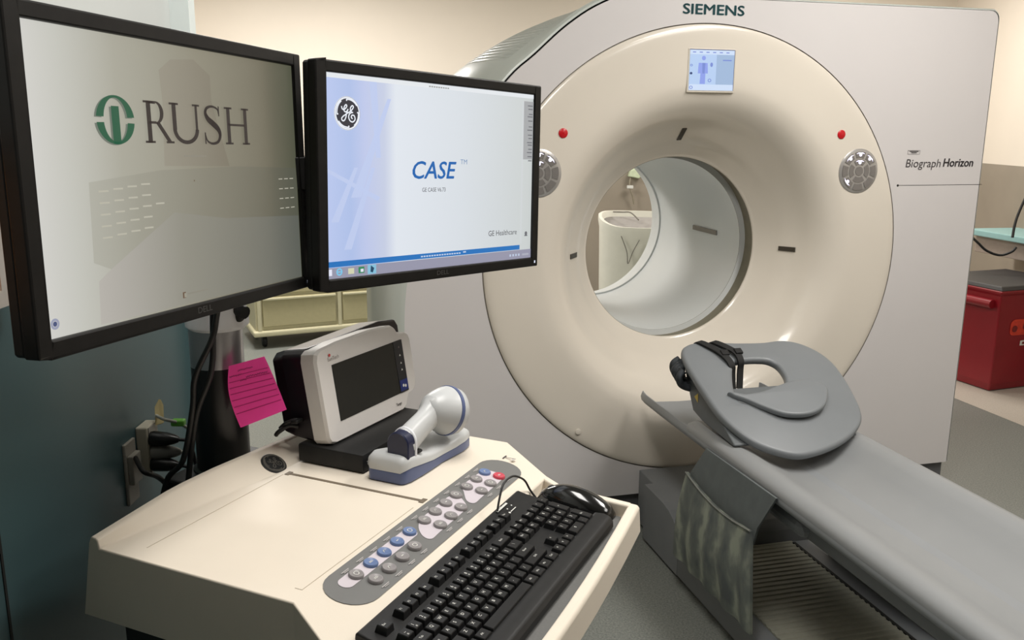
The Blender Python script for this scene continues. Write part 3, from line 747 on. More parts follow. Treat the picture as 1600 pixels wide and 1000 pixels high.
# keypad strip
kd = Vector((.11, 0, -.018)).normalized()
keypad_o = Vector((0, 0, Z0)) + Vector((.018, 0, .11)).normalized() * .0004
bm = nb(); F = Flat(bm, keypad_o, (0, 1, 0), tuple(-kd), .0006)
def PX(x, y): return (y, -x)          # along the strip, across it
def stadium(x0, x1, y0, y1, mi, k):
    F.round_rect(y0, y1, -x1, -x0, (x1 - x0) / 2 * .98, mi, k)
stadium(.0005, .0775, .034, .543, 0, 1)
stadium(.0165, .0385, .062, .24, 1, 2)
def smooth_patch(P):
    F.poly([(q.x, q.y) for q in catmull([(y, -x, 0) for x, y in P], 4, True)], 1, 2)
smooth_patch([(.020, .274), (.030, .250), (.047, .234), (.060, .236), (.060, .262), (.059, .33), (.056, .353), (.036, .372), (.024, .377), (.018, .36), (.0185, .31)])
smooth_patch([(.018, .41), (.030, .392), (.047, .370), (.060, .372), (.060, .40), (.059, .468), (.055, .488), (.036, .492), (.020, .484), (.0175, .45)])
kp = obj('keypad', bm, [PANELGREY, PANELLIGHT], console, label='grey membrane strip with pale patches around the buttons')
btns = [(.0278, .0934, 'g'), (.0276, .1276, 'b'), (.0274, .1611, 'b'), (.0267, .1954, 'b'), (.0261, .2301, 'b'),
        (.0530, .1005, 'g'), (.0530, .1328, 'g'), (.0522, .1673, 'g'), (.0517, .2012, 'g'),
        (.0263, .2718, 'g'), (.0261, .3050, 'g'), (.0257, .3390, 'g'), (.0255, .3724, 'g'), (.0508, .2761, 'g'), (.0506, .3098, 'g'), (.0500, .3431, 'g'),
        (.0257, .4092, 'g'), (.0256, .4437, 'g'), (.0250, .4762, 'b'), (.0503, .4131, 'g'), (.0500, .4468, 'g'), (.0498, .4802, 'r')]
kn = Vector((.018, 0, .11)).normalized()
for i, (x, y, c) in enumerate(btns):
    bm = nb(); o_ = Vector((x, y, zs(x))) + kn * .001
    lathe(bm, [(.0104, 0), (.0104, .003), (.0092, .0046), (.0078, .0046), (.007, .0040), (.0005, .0040)], 28, o_, kn)
    F = Flat(bm, o_ + kn * .0042, (0, 1, 0), tuple(-kd), .0003)
    g = i % 4
    if g == 0: F.disc(0, 0, .004, mi=1, inner=.75, n=16)
    elif g == 1: F.rect(-.004, .004, -.0012, -.0004, 1); F.rect(-.003, .003, .0006, .0014, 1)
    elif g == 2: F.ribbon([(-.003, -.002), (0, .002), (.003, .0)], .0009, 1)
    else: F.rect(-.0025, .0025, -.0006, .0006, 1)
    lb = {'g': 'grey round console button', 'b': 'blue round console button', 'r': 'red round console button'}[c]
    obj('console_button', bm, [{'g': BTNGREY, 'b': BTNBLUE, 'r': BTNRED}[c], LEGEND], kp, smooth=40, label=lb)
# small printed captions next to each group of buttons
for lo, hi in ((0, 5), (5, 9), (9, 13), (13, 16), (16, 19), (19, 22)):
    bm = nb(); F = Flat(bm, keypad_o, (0, 1, 0), tuple(-kd), .0006)
    for x, y, c in btns[lo:hi]:
        off = -.0165 if x < .04 else .0165
        F.rect(y - .009, y + .007, -(x + off) - .0008, -(x + off) + .0006, 0, 3)
        F.rect(y - .006, y + .004, -(x + off) - .003, -(x + off) - .0018, 0, 3)
    obj('caption_print', bm, mat('caption_pale', lin(176, 172, 170), .6, noise=.02), kp)
bm = nb(); F = Flat(bm, (0, 0, Z0 - .0035), (0, 1, 0), (-1, 0, 0), .0006)
F.rect(.551, .566, -.0255, -.0225, 0); F.rect(.549, .557, -.046, -.040, 1); F.rect(.557, .559, -.046, -.026, 0)
obj('port_label', bm, [DARKTEXT, mat('label_grey', lin(190, 184, 176), .6, noise=.03)], console)

# ================================================================== KEYBOARD
KBX, KBY = .265, .2105
Mk = Matrix.Translation(KP(KBX, KBY, .8950)) @ Matrix.Rotation(KA + math.pi / 2, 4, 'Z') @ Matrix.Rotation(R(6.6), 4, 'X')
# keyboard frame: x to the typist's right, y away from the typist
kb = thing('keyboard', 'black full size computer keyboard with white legends in the console tray', 'keyboard', M=Mk)
bm = nb()
KW = .2275
loft(bm, [[(x, -.002, 0), (x, 0, .010), (x, .006, .0165), (x, .016, .0185), (x, .030, .0165), (x, .034, .011), (x, .148, .011), (x, .162, .0125), (x, .166, .0105), (x, .166, .001)] for x in (-KW, -KW + .003, KW - .003, KW)])
obj('case', bm, MATBLACK, kb, bevel=.0025, smooth=30)
bm = nb()
for x in (-.19, .19): bx(bm, x - .012, x + .012, .135, .147, -.0135, .003, .002)
obj('foot', bm, MATBLACK, kb)
U = .01905; X0 = -.214
ry = {0: .140, 1: .1115, 2: .0925, 3: .0735, 4: .0545, 5: .0365}
rowsK = []
def row(r, x, items):
    for it in items:
        if isinstance(it, (int, float)): x += it; continue
        t, wd = (it if isinstance(it, tuple) else (it, 1)); rowsK.append((r, x + wd / 2, wd, 1, t)); x += wd
row(0, 0, ['Esc', 1, 'F1', 'F2', 'F3', 'F4', .5, 'F5', 'F6', 'F7', 'F8', .5, 'F9', 'F10', 'F11', 'F12', .25, 'PrS', 'ScL', 'Pau'])
row(1, 0, ['~', '1', '2', '3', '4', '5', '6', '7', '8', '9', '0', '-', '=', ('Back', 2), .25, 'Ins', 'Hm', 'PU', .25, 'Num', '/', '*', '-'])
row(2, 0, [('Tab', 1.5), *'QWERTYUIOP[]', ('\\', 1.5), .25, 'Del', 'End', 'PD', .25, '7', '8', '9'])
row(3, 0, [('Caps', 1.75), *'ASDFGHJKL;', "'", ('Enter', 2.25), 3.5, '4', '5', '6'])
row(4, 0, [('Shift', 2.25), *'ZXCVBNM,.', '/', ('Shift', 2.75), 1.25, '^', 1.25, '1', '2', '3'])
row(5, 0, [('Ctrl', 1.25), ('Wn', 1.25), ('Alt', 1.25), ('', 6.25), ('Alt', 1.25), ('Wn', 1.25), ('Mn', 1.25), ('Ctrl', 1.25), .25, '<', 'v', '>', .25, ('0', 2), '.'])
rowsK.append((2.5, 21.5 + .5, 1, 2, '+')); rowsK.append((4.5, 21.5 + .5, 1, 2, 'Ent'))
def key_bm(bm, r, xu, wd, hh, t):
    cx = X0 + xu * U
    if hh == 2: cy = (ry[int(r)] + ry[int(r) + 1]) / 2; hd = U / 2 + .0072
    else: cy = ry[r]; hd = .0084
    hw = wd * U / 2 - .0011; z0, z1 = .011, .0195 + (.0015 if r in (0, 1) else 0)
    tx = .0019
    loft(bm, [[(cx - hw, cy - hd, z0), (cx + hw, cy - hd, z0), (cx + hw, cy + hd, z0), (cx - hw, cy + hd, z0)],
              [(cx - hw + tx * .8, cy - hd + tx * .8, z1 - .001), (cx + hw - tx * .8, cy - hd + tx * .8, z1 - .001), (cx + hw - tx * .8, cy + hd - tx * .8, z1 - .001), (cx - hw + tx * .8, cy + hd - tx * .8, z1 - .001)],
              [(cx - hw + tx * 1.2, cy - hd + tx * 1.2, z1), (cx + hw - tx * 1.2, cy - hd + tx * 1.2, z1), (cx + hw - tx * 1.2, cy + hd - tx * 1.2, z1), (cx - hw + tx * 1.2, cy + hd - tx * 1.2, z1)]])
    if t:
        F = Flat(bm, (cx, cy, z1), (1, 0, 0), (0, 1, 0), .00025)
        cap = .0042 if len(t) < 2 else .0030
        F.text(t, -.0045 if len(t) > 1 else -.003, -.001, cap, mi=1)
        if r == 1 and len(t) == 1 and xu < 14: F.text('#', -.003, -.0052, .0030, mi=1)
rowsK.sort(key=lambda q: (q[1] < 3) and q[0] >= 4)
main, rest = rowsK[:100], rowsK[100:]
for q in main:
    bm = nb(); key_bm(bm, *q); obj('key', bm, [KEYM, LEGEND], kb)
if rest:
    bm = nb()
    for q in rest: key_bm(bm, *q)
    o_ = obj('key', bm, [KEYM, LEGEND], kb); o_['kind'] = 'stuff'
bm = nb(); F = Flat(bm, (X0 + 18.6 * U, .1335, .0112), (1, 0, .0), (0, 1, .107), .0012)
F.ribbon([(-.004, .024), (.03, .024)], .0034, n=0); F.ribbon([(.006, .029), (.012, .026)], .0016, n=0)
for i in range(3): F.disc(.0 + .015 * i, .0155, .0014, .0012, n=10)
F.ribbon([(.012, .008), (.030, .008)], .0014, n=0); F.disc(.008, .008, .002, n=10)
obj('logo_print', bm, LEGEND, kb)

# ================================================================== MOUSE
mouse = thing('computer_mouse', 'glossy black computer mouse at the far end of the console tray', 'mouse', KP(.19, .474, .8927), KA)
GLOSSB = mat('mouse_gloss_black', (.006, .006, .006), .16, noise=.1, coat=.4)
bm = nb()
# length along x (tail to the right of the picture), width along y
loops = []
for i in range(17):
    s_ = i / 16; x = -.066 + .132 * s_
    wd = .029 * max(0.02, (1 - abs(2 * s_ - 1.04) ** 2.6)) ** .5; h = .041 * max(.02, math.sin(math.pi * (.10 + .84 * s_ ** .85))) ** .75
    if i == 0: wd, h = .010, .012
    if i == 16: wd, h = .008, .008
    loops.append([(x, wd * math.cos(R(a)), h * max(0, math.sin(R(a))) ** .8) for a in range(0, 181, 12)])
loft(bm, loops)
obj('shell', bm, GLOSSB, mouse, smooth=60)
bm = nb(); lathe(bm, [(.001, -.004), (.009, -.004), (.0105, -.002), (.0105, .002), (.009, .004), (.001, .004)], 20, (-.040, 0, .026), (0, 1, 0)); obj('scroll_wheel', bm, RUBBER, mouse, smooth=40)
bm = nb(); tube(bm, [(-0.0680, -0.0020, 0.0093), (-0.0780, -0.0040, 0.0223), (-0.0840, -0.0110, 0.0393), (-0.0850, -0.0310, 0.0533), (-0.0850, -0.0610, 0.0663), (-0.0840, -0.0940, 0.0673), (-0.0820, -0.1120, 0.0533), (-0.0800, -0.1260, 0.0343), (-0.0785, -0.1340, 0.0193), (-0.0783, -0.1410, 0.0113)], .0018, 8)
obj('cord', bm, RUBBER, mouse, smooth=60, label='thin black mouse cord looping over the tray edge')

# ================================================================== MONITORS
def rot_basis(yaw, pt, rl):
    r = Vector((math.cos(yaw), math.sin(yaw), 0)); nn = Vector((-math.sin(yaw), math.cos(yaw), 0)); z = Vector((0, 0, 1))
    up = z * math.cos(pt) + nn * math.sin(pt)
    return r * math.cos(rl) + up * math.sin(rl), up * math.cos(rl) - r * math.sin(rl)
def monitor(label, c, yaw, pt, rl, H):
    r, up = rot_basis(R(yaw), R(pt), R(rl)); back = up.cross(r); back = -back if back.dot(Vector(c)) < 0 else back
    M = Matrix((( r.x, back.x, up.x, c[0]), (r.y, back.y, up.y, c[1]), (r.z, back.z, up.z, c[2]), (0, 0, 0, 1)))
    t = thing('monitor', label, 'monitor', M=M, group='monitors on the column')
    W = .259; h = H / 2; b = .0185
    bm = nb()
    def ring(y, o, i):
        pass
    ox, oz = W + b, h + b
    for (x0, x1, z0, z1) in ((-ox, -W, -oz, oz), (W, ox, -oz, oz), (-W, W, h, oz), (-W, W, -oz, -h)):
        bx(bm, x0, x1, -.006, .014, z0, z1)
    o_ = obj('bezel', bm, BEZEL, t)
    bmesh_merge(o_)
    md = o_.modifiers.new('bevel', 'BEVEL'); md.width = .0025; md.segments = 2; md.limit_method = 'ANGLE'
    bm = nb(); bx(bm, -ox + .001, ox - .001, .012, .030, -oz + .001, oz - .001, .004)
    loft(bm, [[(-s_ * .235, y, -k * .13), (s_ * .235, y, -k * .13), (s_ * .235, y, k * .13), (-s_ * .235, y, k * .13)] for y, s_, k in ((.028, 1, 1), (.045, .9, .88), (.052, .7, .6))])
    obj('back_shell', bm, MATBLACK, t, bevel=.003)
    bm = nb(); bx(bm, ox - .012, ox - .009, -.0066, -.005, -oz + .007, -oz + .012)
    obj('power_light', bm, em('power_led_white', (230, 236, 255)), t, label='tiny lit white power light')
    bm = nb(); Flat(bm, (0, -.006, -oz + .0055), (1, 0, 0), (0, 0, 1), .0005).text('DELL', 0, 0, .0078, width=.030, align='C', bold=.03)
    obj('brand_print', bm, mat('bezel_print_grey', lin(92, 90, 88), .4, noise=.03), t)
    return t, W, h
def bmesh_merge(o):
    bm = bmesh.new(); bm.from_mesh(o.data); bmesh.ops.remove_doubles(bm, verts=bm.verts[:], dist=1e-5); bm.to_mesh(o.data); bm.free()

# --- left monitor: grey desktop with hospital logo
tl, W, h = monitor('left wide monitor with black bezel, green emblem and dark serif lettering on a grey desktop', (-.416, 1.156, 1.432), 73.0, 1.4, -1.6, .326)
def desktop_falloff(nt, sp):
    return ramp(nt, sp.outputs['X'], [(0, (206, 205, 200)), (.10, (192, 192, 184)), (.26, (165, 163, 150)), (.55, (137, 133, 117)), (.85, (108, 104, 88)), (1, (82, 84, 68))], -.259, .259)  # viewing-angle falloff and reflection painted into the emission, darker to the right
GREYSCR = screen_mat('grey_desktop_falloff', desktop_falloff)
bm = nb(); bx(bm, -W, W, -.0005, .004, -h, h)
scr = obj('screen', bm, GREYSCR, tl, label='lit grey screen')
bm = nb(); F = Flat(bm, (-W, -.0005, -h), (1, 0, 0), (0, 0, 1), .0003)
# faint tower blocks of the wallpaper
SW, SH = 2 * W, 2 * h
def SX(fx): return fx * SW
def SZ(fz): return (1 - fz) * SH
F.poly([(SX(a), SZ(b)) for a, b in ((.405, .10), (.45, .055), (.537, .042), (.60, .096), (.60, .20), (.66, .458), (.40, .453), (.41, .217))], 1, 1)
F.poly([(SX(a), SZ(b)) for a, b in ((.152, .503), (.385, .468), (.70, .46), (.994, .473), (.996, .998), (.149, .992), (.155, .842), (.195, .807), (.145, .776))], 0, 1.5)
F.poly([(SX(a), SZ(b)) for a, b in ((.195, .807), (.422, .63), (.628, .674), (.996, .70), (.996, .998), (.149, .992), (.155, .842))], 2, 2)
for rr in range(5):
    for cc in range(5):
        x = .177 + .045 * cc; y = .532 + .040 * rr - .006 * cc
        if (rr, cc) in ((0, 4), (1, 4), (4, 4), (3, 4)): continue
        F.rect(SX(x), SX(x + .030), SZ(y + .006), SZ(y), 3, 3)
for rr in range(4):
    for cc in range(3): F.rect(SX(.895 + .03 * cc), SX(.915 + .03 * cc), SZ(.524 + .045 * rr), SZ(.520 + .045 * rr), 3, 3)
obj('wallpaper_picture', bm, [screen_mat('wallpaper_block_falloff', lambda nt, sp: ramp(nt, sp.outputs['X'], [(0, (190, 189, 181)), (.15, (172, 171, 160)), (.3, (153, 151, 138)), (.55, (129, 126, 112)), (.85, (100, 98, 84)), (1, (84, 86, 74))], -.259, .259)),  # wallpaper shapes repeat the screen's painted viewing-angle dimming
     screen_mat('wallpaper_tower_falloff', lambda nt, sp: ramp(nt, sp.outputs['X'], [(0, (170, 168, 155)), (.4, (146, 141, 127)), (.66, (118, 112, 97)), (1, (100, 98, 84))], -.259, .259)),
     screen_mat('wallpaper_forecourt_falloff', lambda nt, sp: ramp(nt, sp.outputs['X'], [(0, (186, 185, 178)), (.15, (178, 174, 167)), (.45, (140, 138, 127)), (.7, (120, 119, 109)), (1, (92, 95, 88))], -.259, .259)),
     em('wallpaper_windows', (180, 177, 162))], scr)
# emblem and lettering drawn in screen fractions
bm = nb(); F = Flat(bm, (-W, -.0005, -h), (1, 0, 0), (0, 0, 1), .0010)
def logo(dx, dy, mi, k):
    cx, cy = SX(.246) + dx, SZ(.291) + dy; rx, rz = .0306, .0275
    def crescent(sgn):
        n = 20; outp, inp = [], []
        for i in range(n + 1):
            a = R(7 + 166 * i / n) * sgn
            outp.append((cx + rx * math.cos(a), cy + rz * math.sin(a)))
            inp.append((cx + rx * .62 * math.cos(a), cy + rz * .90 * math.sin(a)))
        for i in range(n): F.poly([outp[i], outp[i + 1], inp[i + 1], inp[i]], mi, k)
    crescent(1); crescent(-1)
    F.rect(cx - .0062, cx + .0062, cy - rz * .98, cy + rz * .56, mi, k)
logo(-.0022, -.001, 1, 1); logo(0, 0, 0, 2)
obj('emblem', bm, [em('rush_green', (20, 84, 58)), em('rush_shadow', (112, 118, 108))], scr, label='green split oval emblem')
bm = nb(); F = Flat(bm, (-W, -.0005, -h), (1, 0, 0), (0, 0, 1), .0010)
def serif_word(x, z, cap, mi, k):
    t = cap * .155; s_ = cap * .05; sf = cap * .10
    def stem(cx, w_, z0=0, z1=1, top=True, bot=True):
        F.rect(cx - w_ / 2, cx + w_ / 2, z + z0 * cap, z + z1 * cap, mi, k)
        if bot: F.poly([(cx - w_ / 2 - sf, z), (cx + w_ / 2 + sf, z), (cx + w_ / 2 + sf, z + s_), (cx - w_ / 2 - sf, z + s_)], mi, k)
        if top: F.rect(cx - w_ / 2 - sf, cx + w_ / 2 + sf, z + cap - s_, z + cap, mi, k)
    def arc(cx, cz, ro, rzo, ri, rzi, a0, a1, n=20):
        for i in range(n):
            A = [R(a0 + (a1 - a0) * j / n) for j in (i, i + 1)]
            F.poly([(cx + ro * math.cos(A[0]), cz + rzo * math.sin(A[0])), (cx + ro * math.cos(A[1]), cz + rzo * math.sin(A[1])), (cx + ri * math.cos(A[1]), cz + rzi * math.sin(A[1])), (cx + ri * math.cos(A[0]), cz + rzi * math.sin(A[0]))], mi, k)
    # R
    rx_ = x + .20 * cap; stem(rx_, t)
    bc = rx_ + .26 * cap; F.rect(rx_, bc, z + cap - s_ * 1.3, z + cap, mi, k); F.rect(rx_, bc, z + .46 * cap, z + .46 * cap + s_ * 1.2, mi, k)
    arc(bc, z + .73 * cap, .28 * cap, .27 * cap, .145 * cap, .225 * cap, -90, 90)
    F.poly([(bc - .02 * cap, z + .48 * cap), (bc + .12 * cap, z + .50 * cap), (bc + .52 * cap, z + s_), (bc + .36 * cap, z + s_)], mi, k); F.rect(bc + .32 * cap, bc + .62 * cap, z, z + s_, mi, k)
    # U
    ux = x + 1.14 * cap; uw = .88 * cap
    stem(ux, t, .34, 1, True, False); stem(ux + uw, t * .62, .34, 1, True, False)
    arc(ux + uw / 2, z + .36 * cap, uw / 2 + t * .5, .375 * cap, uw / 2 - t * .42, .36 * cap - s_ * 1.6, 180, 360)
    # S
    sx = x + 2.70 * cap; sw = 1.45
    S = [(.20, .80), (.16, .93), (0, .985), (-.15, .93), (-.20, .80), (-.13, .65), (.02, .53), (.16, .40), (.21, .24), (.14, .07), (-.03, .012), (-.18, .08), (-.24, .25)]
    P = catmull([(sx + a * cap * sw, z + b * cap, 0) for a, b in S], 6)
    for i in range(len(P) - 1):
        q = i / (len(P) - 1); wd = cap * (.05 + .12 * math.exp(-((q - .5) / .22) ** 2))
        d = (P[i + 1] - P[i]).normalized(); m_ = Vector((-d.y, d.x, 0)) * wd / 2; e = d * wd * .1
        F.poly([(p.x, p.y) for p in (P[i] - m_ - e, P[i + 1] - m_ + e, P[i + 1] + m_ + e, P[i] + m_ - e)], mi, k)
    F.rect(sx + .185 * cap * sw, sx + .22 * cap * sw, z + .74 * cap, z + 1.0 * cap, mi, k); F.rect(sx - .255 * cap * sw, sx - .22 * cap * sw, z, z + .30 * cap, mi, k)
    # H
    hx = x + 3.42 * cap; hw_ = .80 * cap
    stem(hx, t); stem(hx + hw_, t); F.rect(hx, hx + hw_, z + .5 * cap, z + .5 * cap + s_ * 1.2, mi, k)
serif_word(SX(.335), SZ(.368), .0497, 0, 2)
obj('lettering', bm, [em('rush_text', (42, 34, 32))], scr, label='large dark serif lettering')
bm = nb(); F = Flat(bm, (-W, -.0005, -h), (1, 0, 0), (0, 0, 1), .0010)
F.disc(SX(.022), SZ(.953), .006, mi=0, inner=.55); F.disc(SX(.022), SZ(.953), .0028, mi=1)
for i in range(10): F.rect(SX(.465 + .009 * i), SX(.471 + .009 * i), SZ(.420), SZ(.413), 2, 4)
F.rect(SX(.421), SX(.433), SZ(.966), SZ(.942), 3, 4); F.rect(SX(.424), SX(.433), SZ(.963), SZ(.946), 4, 5); F.rect(SX(.44), SX(.52), SZ(.955), SZ(.949), 2, 4)
F.disc(SX(.498), SZ(.512), .0012, mi=3, n=8, k=4)
obj('desktop_icon', bm, [em('ic_a', (150, 154, 176)), em('ic_b', (70, 80, 120)), em('ic_c', (134, 130, 118)), em('ic_d', (100, 80, 62)), em('ic_e', (150, 146, 132))], scr)

# --- right monitor: software start screen
tr, W, h = monitor('right wide monitor with black bezel and blue lettering on a pale start screen', (-.129, 1.599, 1.409), 50.0, 1.0, -2.2, .322)
def start_pic(nt, sp):
    return ramp(nt, sp.outputs['X'], [(0, (184, 198, 236)), (.10, (172, 190, 230)), (.16, (188, 198, 232)), (.24, (196, 204, 226)), (.29, (222, 228, 236)), (.6, (214, 220, 226)), (1, (200, 205, 204))], -.259, .259)
STARTSCR = screen_mat('start_screen_picture', start_pic)
bm = nb(); bx(bm, -W, W, -.0005, .004, -h, h)
scr = obj('screen', bm, STARTSCR, tr, label='lit pale blue screen')
SW, SH = 2 * W, 2 * h
bm = nb(); F = Flat(bm, (-W, -.0005, -h), (1, 0, 0), (0, 0, 1), .0003)
for pts, mi in (([(.10, .60), (.14, .60), (.27, .10), (.255, .10)], 0), ([(.02, .72), (.05, .72), (.13, .45), (.115, .45)], 0), ([(.07, .86), (.10, .86), (.20, .45), (.185, .45)], 0), ([(.18, .02), (.21, .02), (.225, .40), (.205, .40)], 0), ([(0, .45), (0, .47), (.21, .62), (.22, .60)], 0)):
    F.poly([(SX(a), SZ(b)) for a, b in pts], mi, 1)
F.rect(0, SW, SZ(.023), SZ(0), 1, 1.5)
for i in range(9): F.rect(SX(.44 + .011 * i), SX(.448 + .011 * i), SZ(.019), SZ(.012), 2, 2)
obj('wallpaper_picture', bm, [em('st_a', (188, 201, 235)), em('st_b', (226, 230, 234)), em('st_c', (150, 152, 150))], scr)
bm = nb(); F = Flat(bm, (-W + SX(.089), -.0005, -h + SZ(.187)), (1, 0, 0), (0, 0, 1), .0004); ge_badge(F, .0245, 0, 1, 2)
obj('emblem', bm, [em('ge_dark', (40, 40, 52)), em('ge_light', (232, 236, 244))], scr, label='round dark emblem with white script monogram')
bm = nb(); F = Flat(bm, (-W, -.0005, -h), (1, 0, 0), (0, 0, 1), .0010)
F.text('CASE', SX(.364), SZ(.505), .0292, width=.209 * SW, mi=0, shear=.22, bold=.03)
obj('title_lettering', bm, em('case_blue', (36, 100, 172)), scr, label='large blue title lettering')
for nm, t_, x_, z_, c_, w_, m_ in (('trademark', 'TM', .595, .425, .0084, .034, em('tm_blue', (110, 140, 180))), ('version_lettering', 'GE CASE V6.73', .408, .577, .0070, .112, em('st_ink', (58, 58, 66))), ('maker_lettering', 'GE Healthcare', .749, .846, .0100, .163, em('st_ink', (58, 58, 66)))):
    bm = nb(); Flat(bm, (-W, -.0005, -h), (1, 0, 0), (0, 0, 1), .0010).text(t_, SX(x_), SZ(z_), c_, width=w_ * SW)
    obj(nm, bm, m_, scr)
bm = nb(); F = Flat(bm, (-W, -.0005, -h), (1, 0, 0), (0, 0, 1), .0010)
F.rect(0, SX(.931), SZ(.943), SZ(.915), 0, 1); F.rect(0, SW, SZ(1), SZ(.946), 1, 1)
for i in range(16): F.rect(SX(.40 + .0125 * i), SX(.409 + .0125 * i), SZ(.934), SZ(.926), 2, 2)
F.rect(SX(.61), SX(.625), SZ(.93), SZ(.922), 2, 2)
F.rect(SX(.002), SX(.018), SZ(.984), SZ(.952), 3, 2)
F.disc(SX(.047), SZ(.968), .0062, mi=4, k=2, inner=.6); F.rect(SX(.047) - .005, SX(.047) + .005, SZ(.968) - .001, SZ(.968) + .001, 4, 2)
F.rect(SX(.082), SX(.106), SZ(.984), SZ(.955), 5, 2); F.rect(SX(.124), SX(.148), SZ(.985), SZ(.953), 6, 2); F.rect(SX(.131), SX(.143), SZ(.979), SZ(.963), 3, 3)
F.rect(SX(.162), SX(.198), SZ(.995), SZ(.947), 7, 2); F.poly([(SX(.174), SZ(.95)), (SX(.188), SZ(.965)), (SX(.182), SZ(.988)), (SX(.172), SZ(.983))], 8, 3)
for i in range(4): F.rect(SX(.87 + .017 * i), SX(.878 + .017 * i), SZ(.982), SZ(.968), 2, 2)
F.rect(SX(.945), SX(.985), SZ(.982), SZ(.97), 9, 2)
obj('taskbar', bm, [em('bar_blue', (28, 112, 186)), em('bar_grey', (148, 148, 168)), em('bar_txt', (190, 204, 226)), em('bar_white', (226, 228, 244)), em('bar_ie', (120, 196, 232)), em('bar_folder', (206, 208, 176)), em('bar_green', (40, 132, 84)), em('bar_hi', (132, 190, 216)), em('bar_icon', (12, 66, 96)), em('bar_clock', (170, 172, 186))], scr, label='blue status bar and grey taskbar with icons')
bm = nb(); F = Flat(bm, (-W, -.0005, -h), (1, 0, 0), (0, 0, 1), .0010)
F.rect(SX(.942), SX(.999), SZ(.39), SZ(.042), 0, 1); F.rect(SX(.934), SX(.942), SZ(.905), SZ(.042), 1, 1)
for i, yv in enumerate((.065, .085, .115, .13, .155, .19, .21, .24, .26, .285, .30, .325, .345, .37, .395)): F.rect(SX(.962 + .004 * (i % 3)), SX(.992), SZ(yv + .006), SZ(yv), 2, 2)
F.disc(SX(.966), SZ(.845), .004, mi=2, k=2); F.rect(SX(.957), SX(.975), SZ(.862), SZ(.855), 2, 2)
obj('side_menu', bm, [em('sm_a', (164, 166, 168)), em('sm_b', (206, 210, 212)), em('sm_c', (104, 106, 112))], scr)

# ================================================================== COLUMN STAND
cx, cy = -.508, 1.474
stand = thing('monitor_column', 'silver and black column stand holding both monitors behind the console', 'stand', (cx, cy, .93), 0)
bm = nb(); lathe(bm, [(.001, -.055), (.052, -.055), (.052, -.02), (.0455, -.018), (.0445, .165)], 48, caps=(False, True)); 
o_ = obj('lower_column', bm, DARKCOL, stand, smooth=40, label='black lower half of the column')
bm = nb(); lathe(bm, [(.0445, .165), (.0445, .24), (.0445, .50)], 48, caps=(True, True)); obj('upper_column', bm, SILVER, stand, smooth=40, label='silver upper half of the column')
bm = nb(); lathe(bm, [(.0462, .230), (.0525, .236), (.0525, .243), (.0462, .29), (.043, .36), (.0435, .54)], 48, (.004, 0, 0)); obj('hood', bm, mat('hood_bright_silver', lin(236, 238, 242), .35, metal=.0, noise=.02), stand, smooth=35, label='bright silver hood with a flared lip')
bm = nb(); bx(bm, .040, .055, -.03, -.005, .245, .285, .004); tube(bm, [(.045, -.02, .265), (.062, -.03, .262)], .011, 12, smooth_n=0); obj('clamp_knob', bm, MATBLACK, stand, smooth=40)
bm = nb(); bx(bm, .0, .008, -.0475, -.040, .275, .305); obj('height_scale', bm, MATBLACK, stand)
# base bracket fixed behind the cart ridge (cart axes)
q = Matrix.Rotation(KA, 4, 'Z')
bm = nb(); bx(bm, -.055, .040, -.09, .10, -.045, -.022, .004, M=q); bx(bm, -.06, .038, -.06, .075, -.3, -.045, .004, M=q); obj('base_bracket', bm, MATBLACK, stand)
# arms to the monitors
def wpt(x, y, z): return Vector((x - cx, y - cy, z - .93))
bm = nb(); 
Lc = Vector((-.416, 1.156, 1.432)); Rc = Vector((-.129, 1.599, 1.409))
def bar(bm, A, B, wd, ht):
    A, B = Vector(A), Vector(B); d = (B - A).normalized(); s_ = d.cross(Vector((0, 0, 1))).normalized() * wd / 2; z = Vector((0, 0, ht / 2))
    loft(bm, [[P + s_ + z, P - s_ + z, P - s_ - z, P + s_ - z] for P in (A, B)])
nL = Vector((-math.sin(R(73)), math.cos(R(73)), 0)); nR = Vector((-math.sin(R(50)), math.cos(R(50)), 0))
pl0 = Lc + nL * .075; pr0 = Rc + nR * .075
bar(bm, wpt(*(Lc + nL * .052)), wpt(*pl0), .1, .1); bar(bm, wpt(*(Rc + nR * .052)), wpt(*pr0), .1, .1)
mid = Vector((-.43, 1.47, 1.42))
bar(bm, wpt(*pl0), wpt(-.508, 1.474, 1.425), .03, .06); bar(bm, wpt(-.508, 1.474, 1.425), wpt(*mid), .03, .06); bar(bm, wpt(*mid), wpt(*pr0), .03, .06)
obj('monitor_arm', bm, MATBLACK, stand, bevel=.003, label='black arm carrying both monitors')
bm = nb(); A = Lc + Vector((math.cos(R(73)), math.sin(R(73)), 0)) * .255 + nL * .02; B = Rc - Vector((math.cos(R(50)), math.sin(R(50)), 0)) * .255 + nR * .025
bar(bm, wpt(A.x, A.y, 1.425), wpt(B.x, B.y, 1.425), .018, .05); bar(bm, wpt(*((A + B) / 2 + nR * .012 + Vector((0, 0, .0)))), wpt(mid.x, mid.y, 1.425), .016, .045)
obj('link_bracket', bm, MATBLACK, stand, bevel=.002)

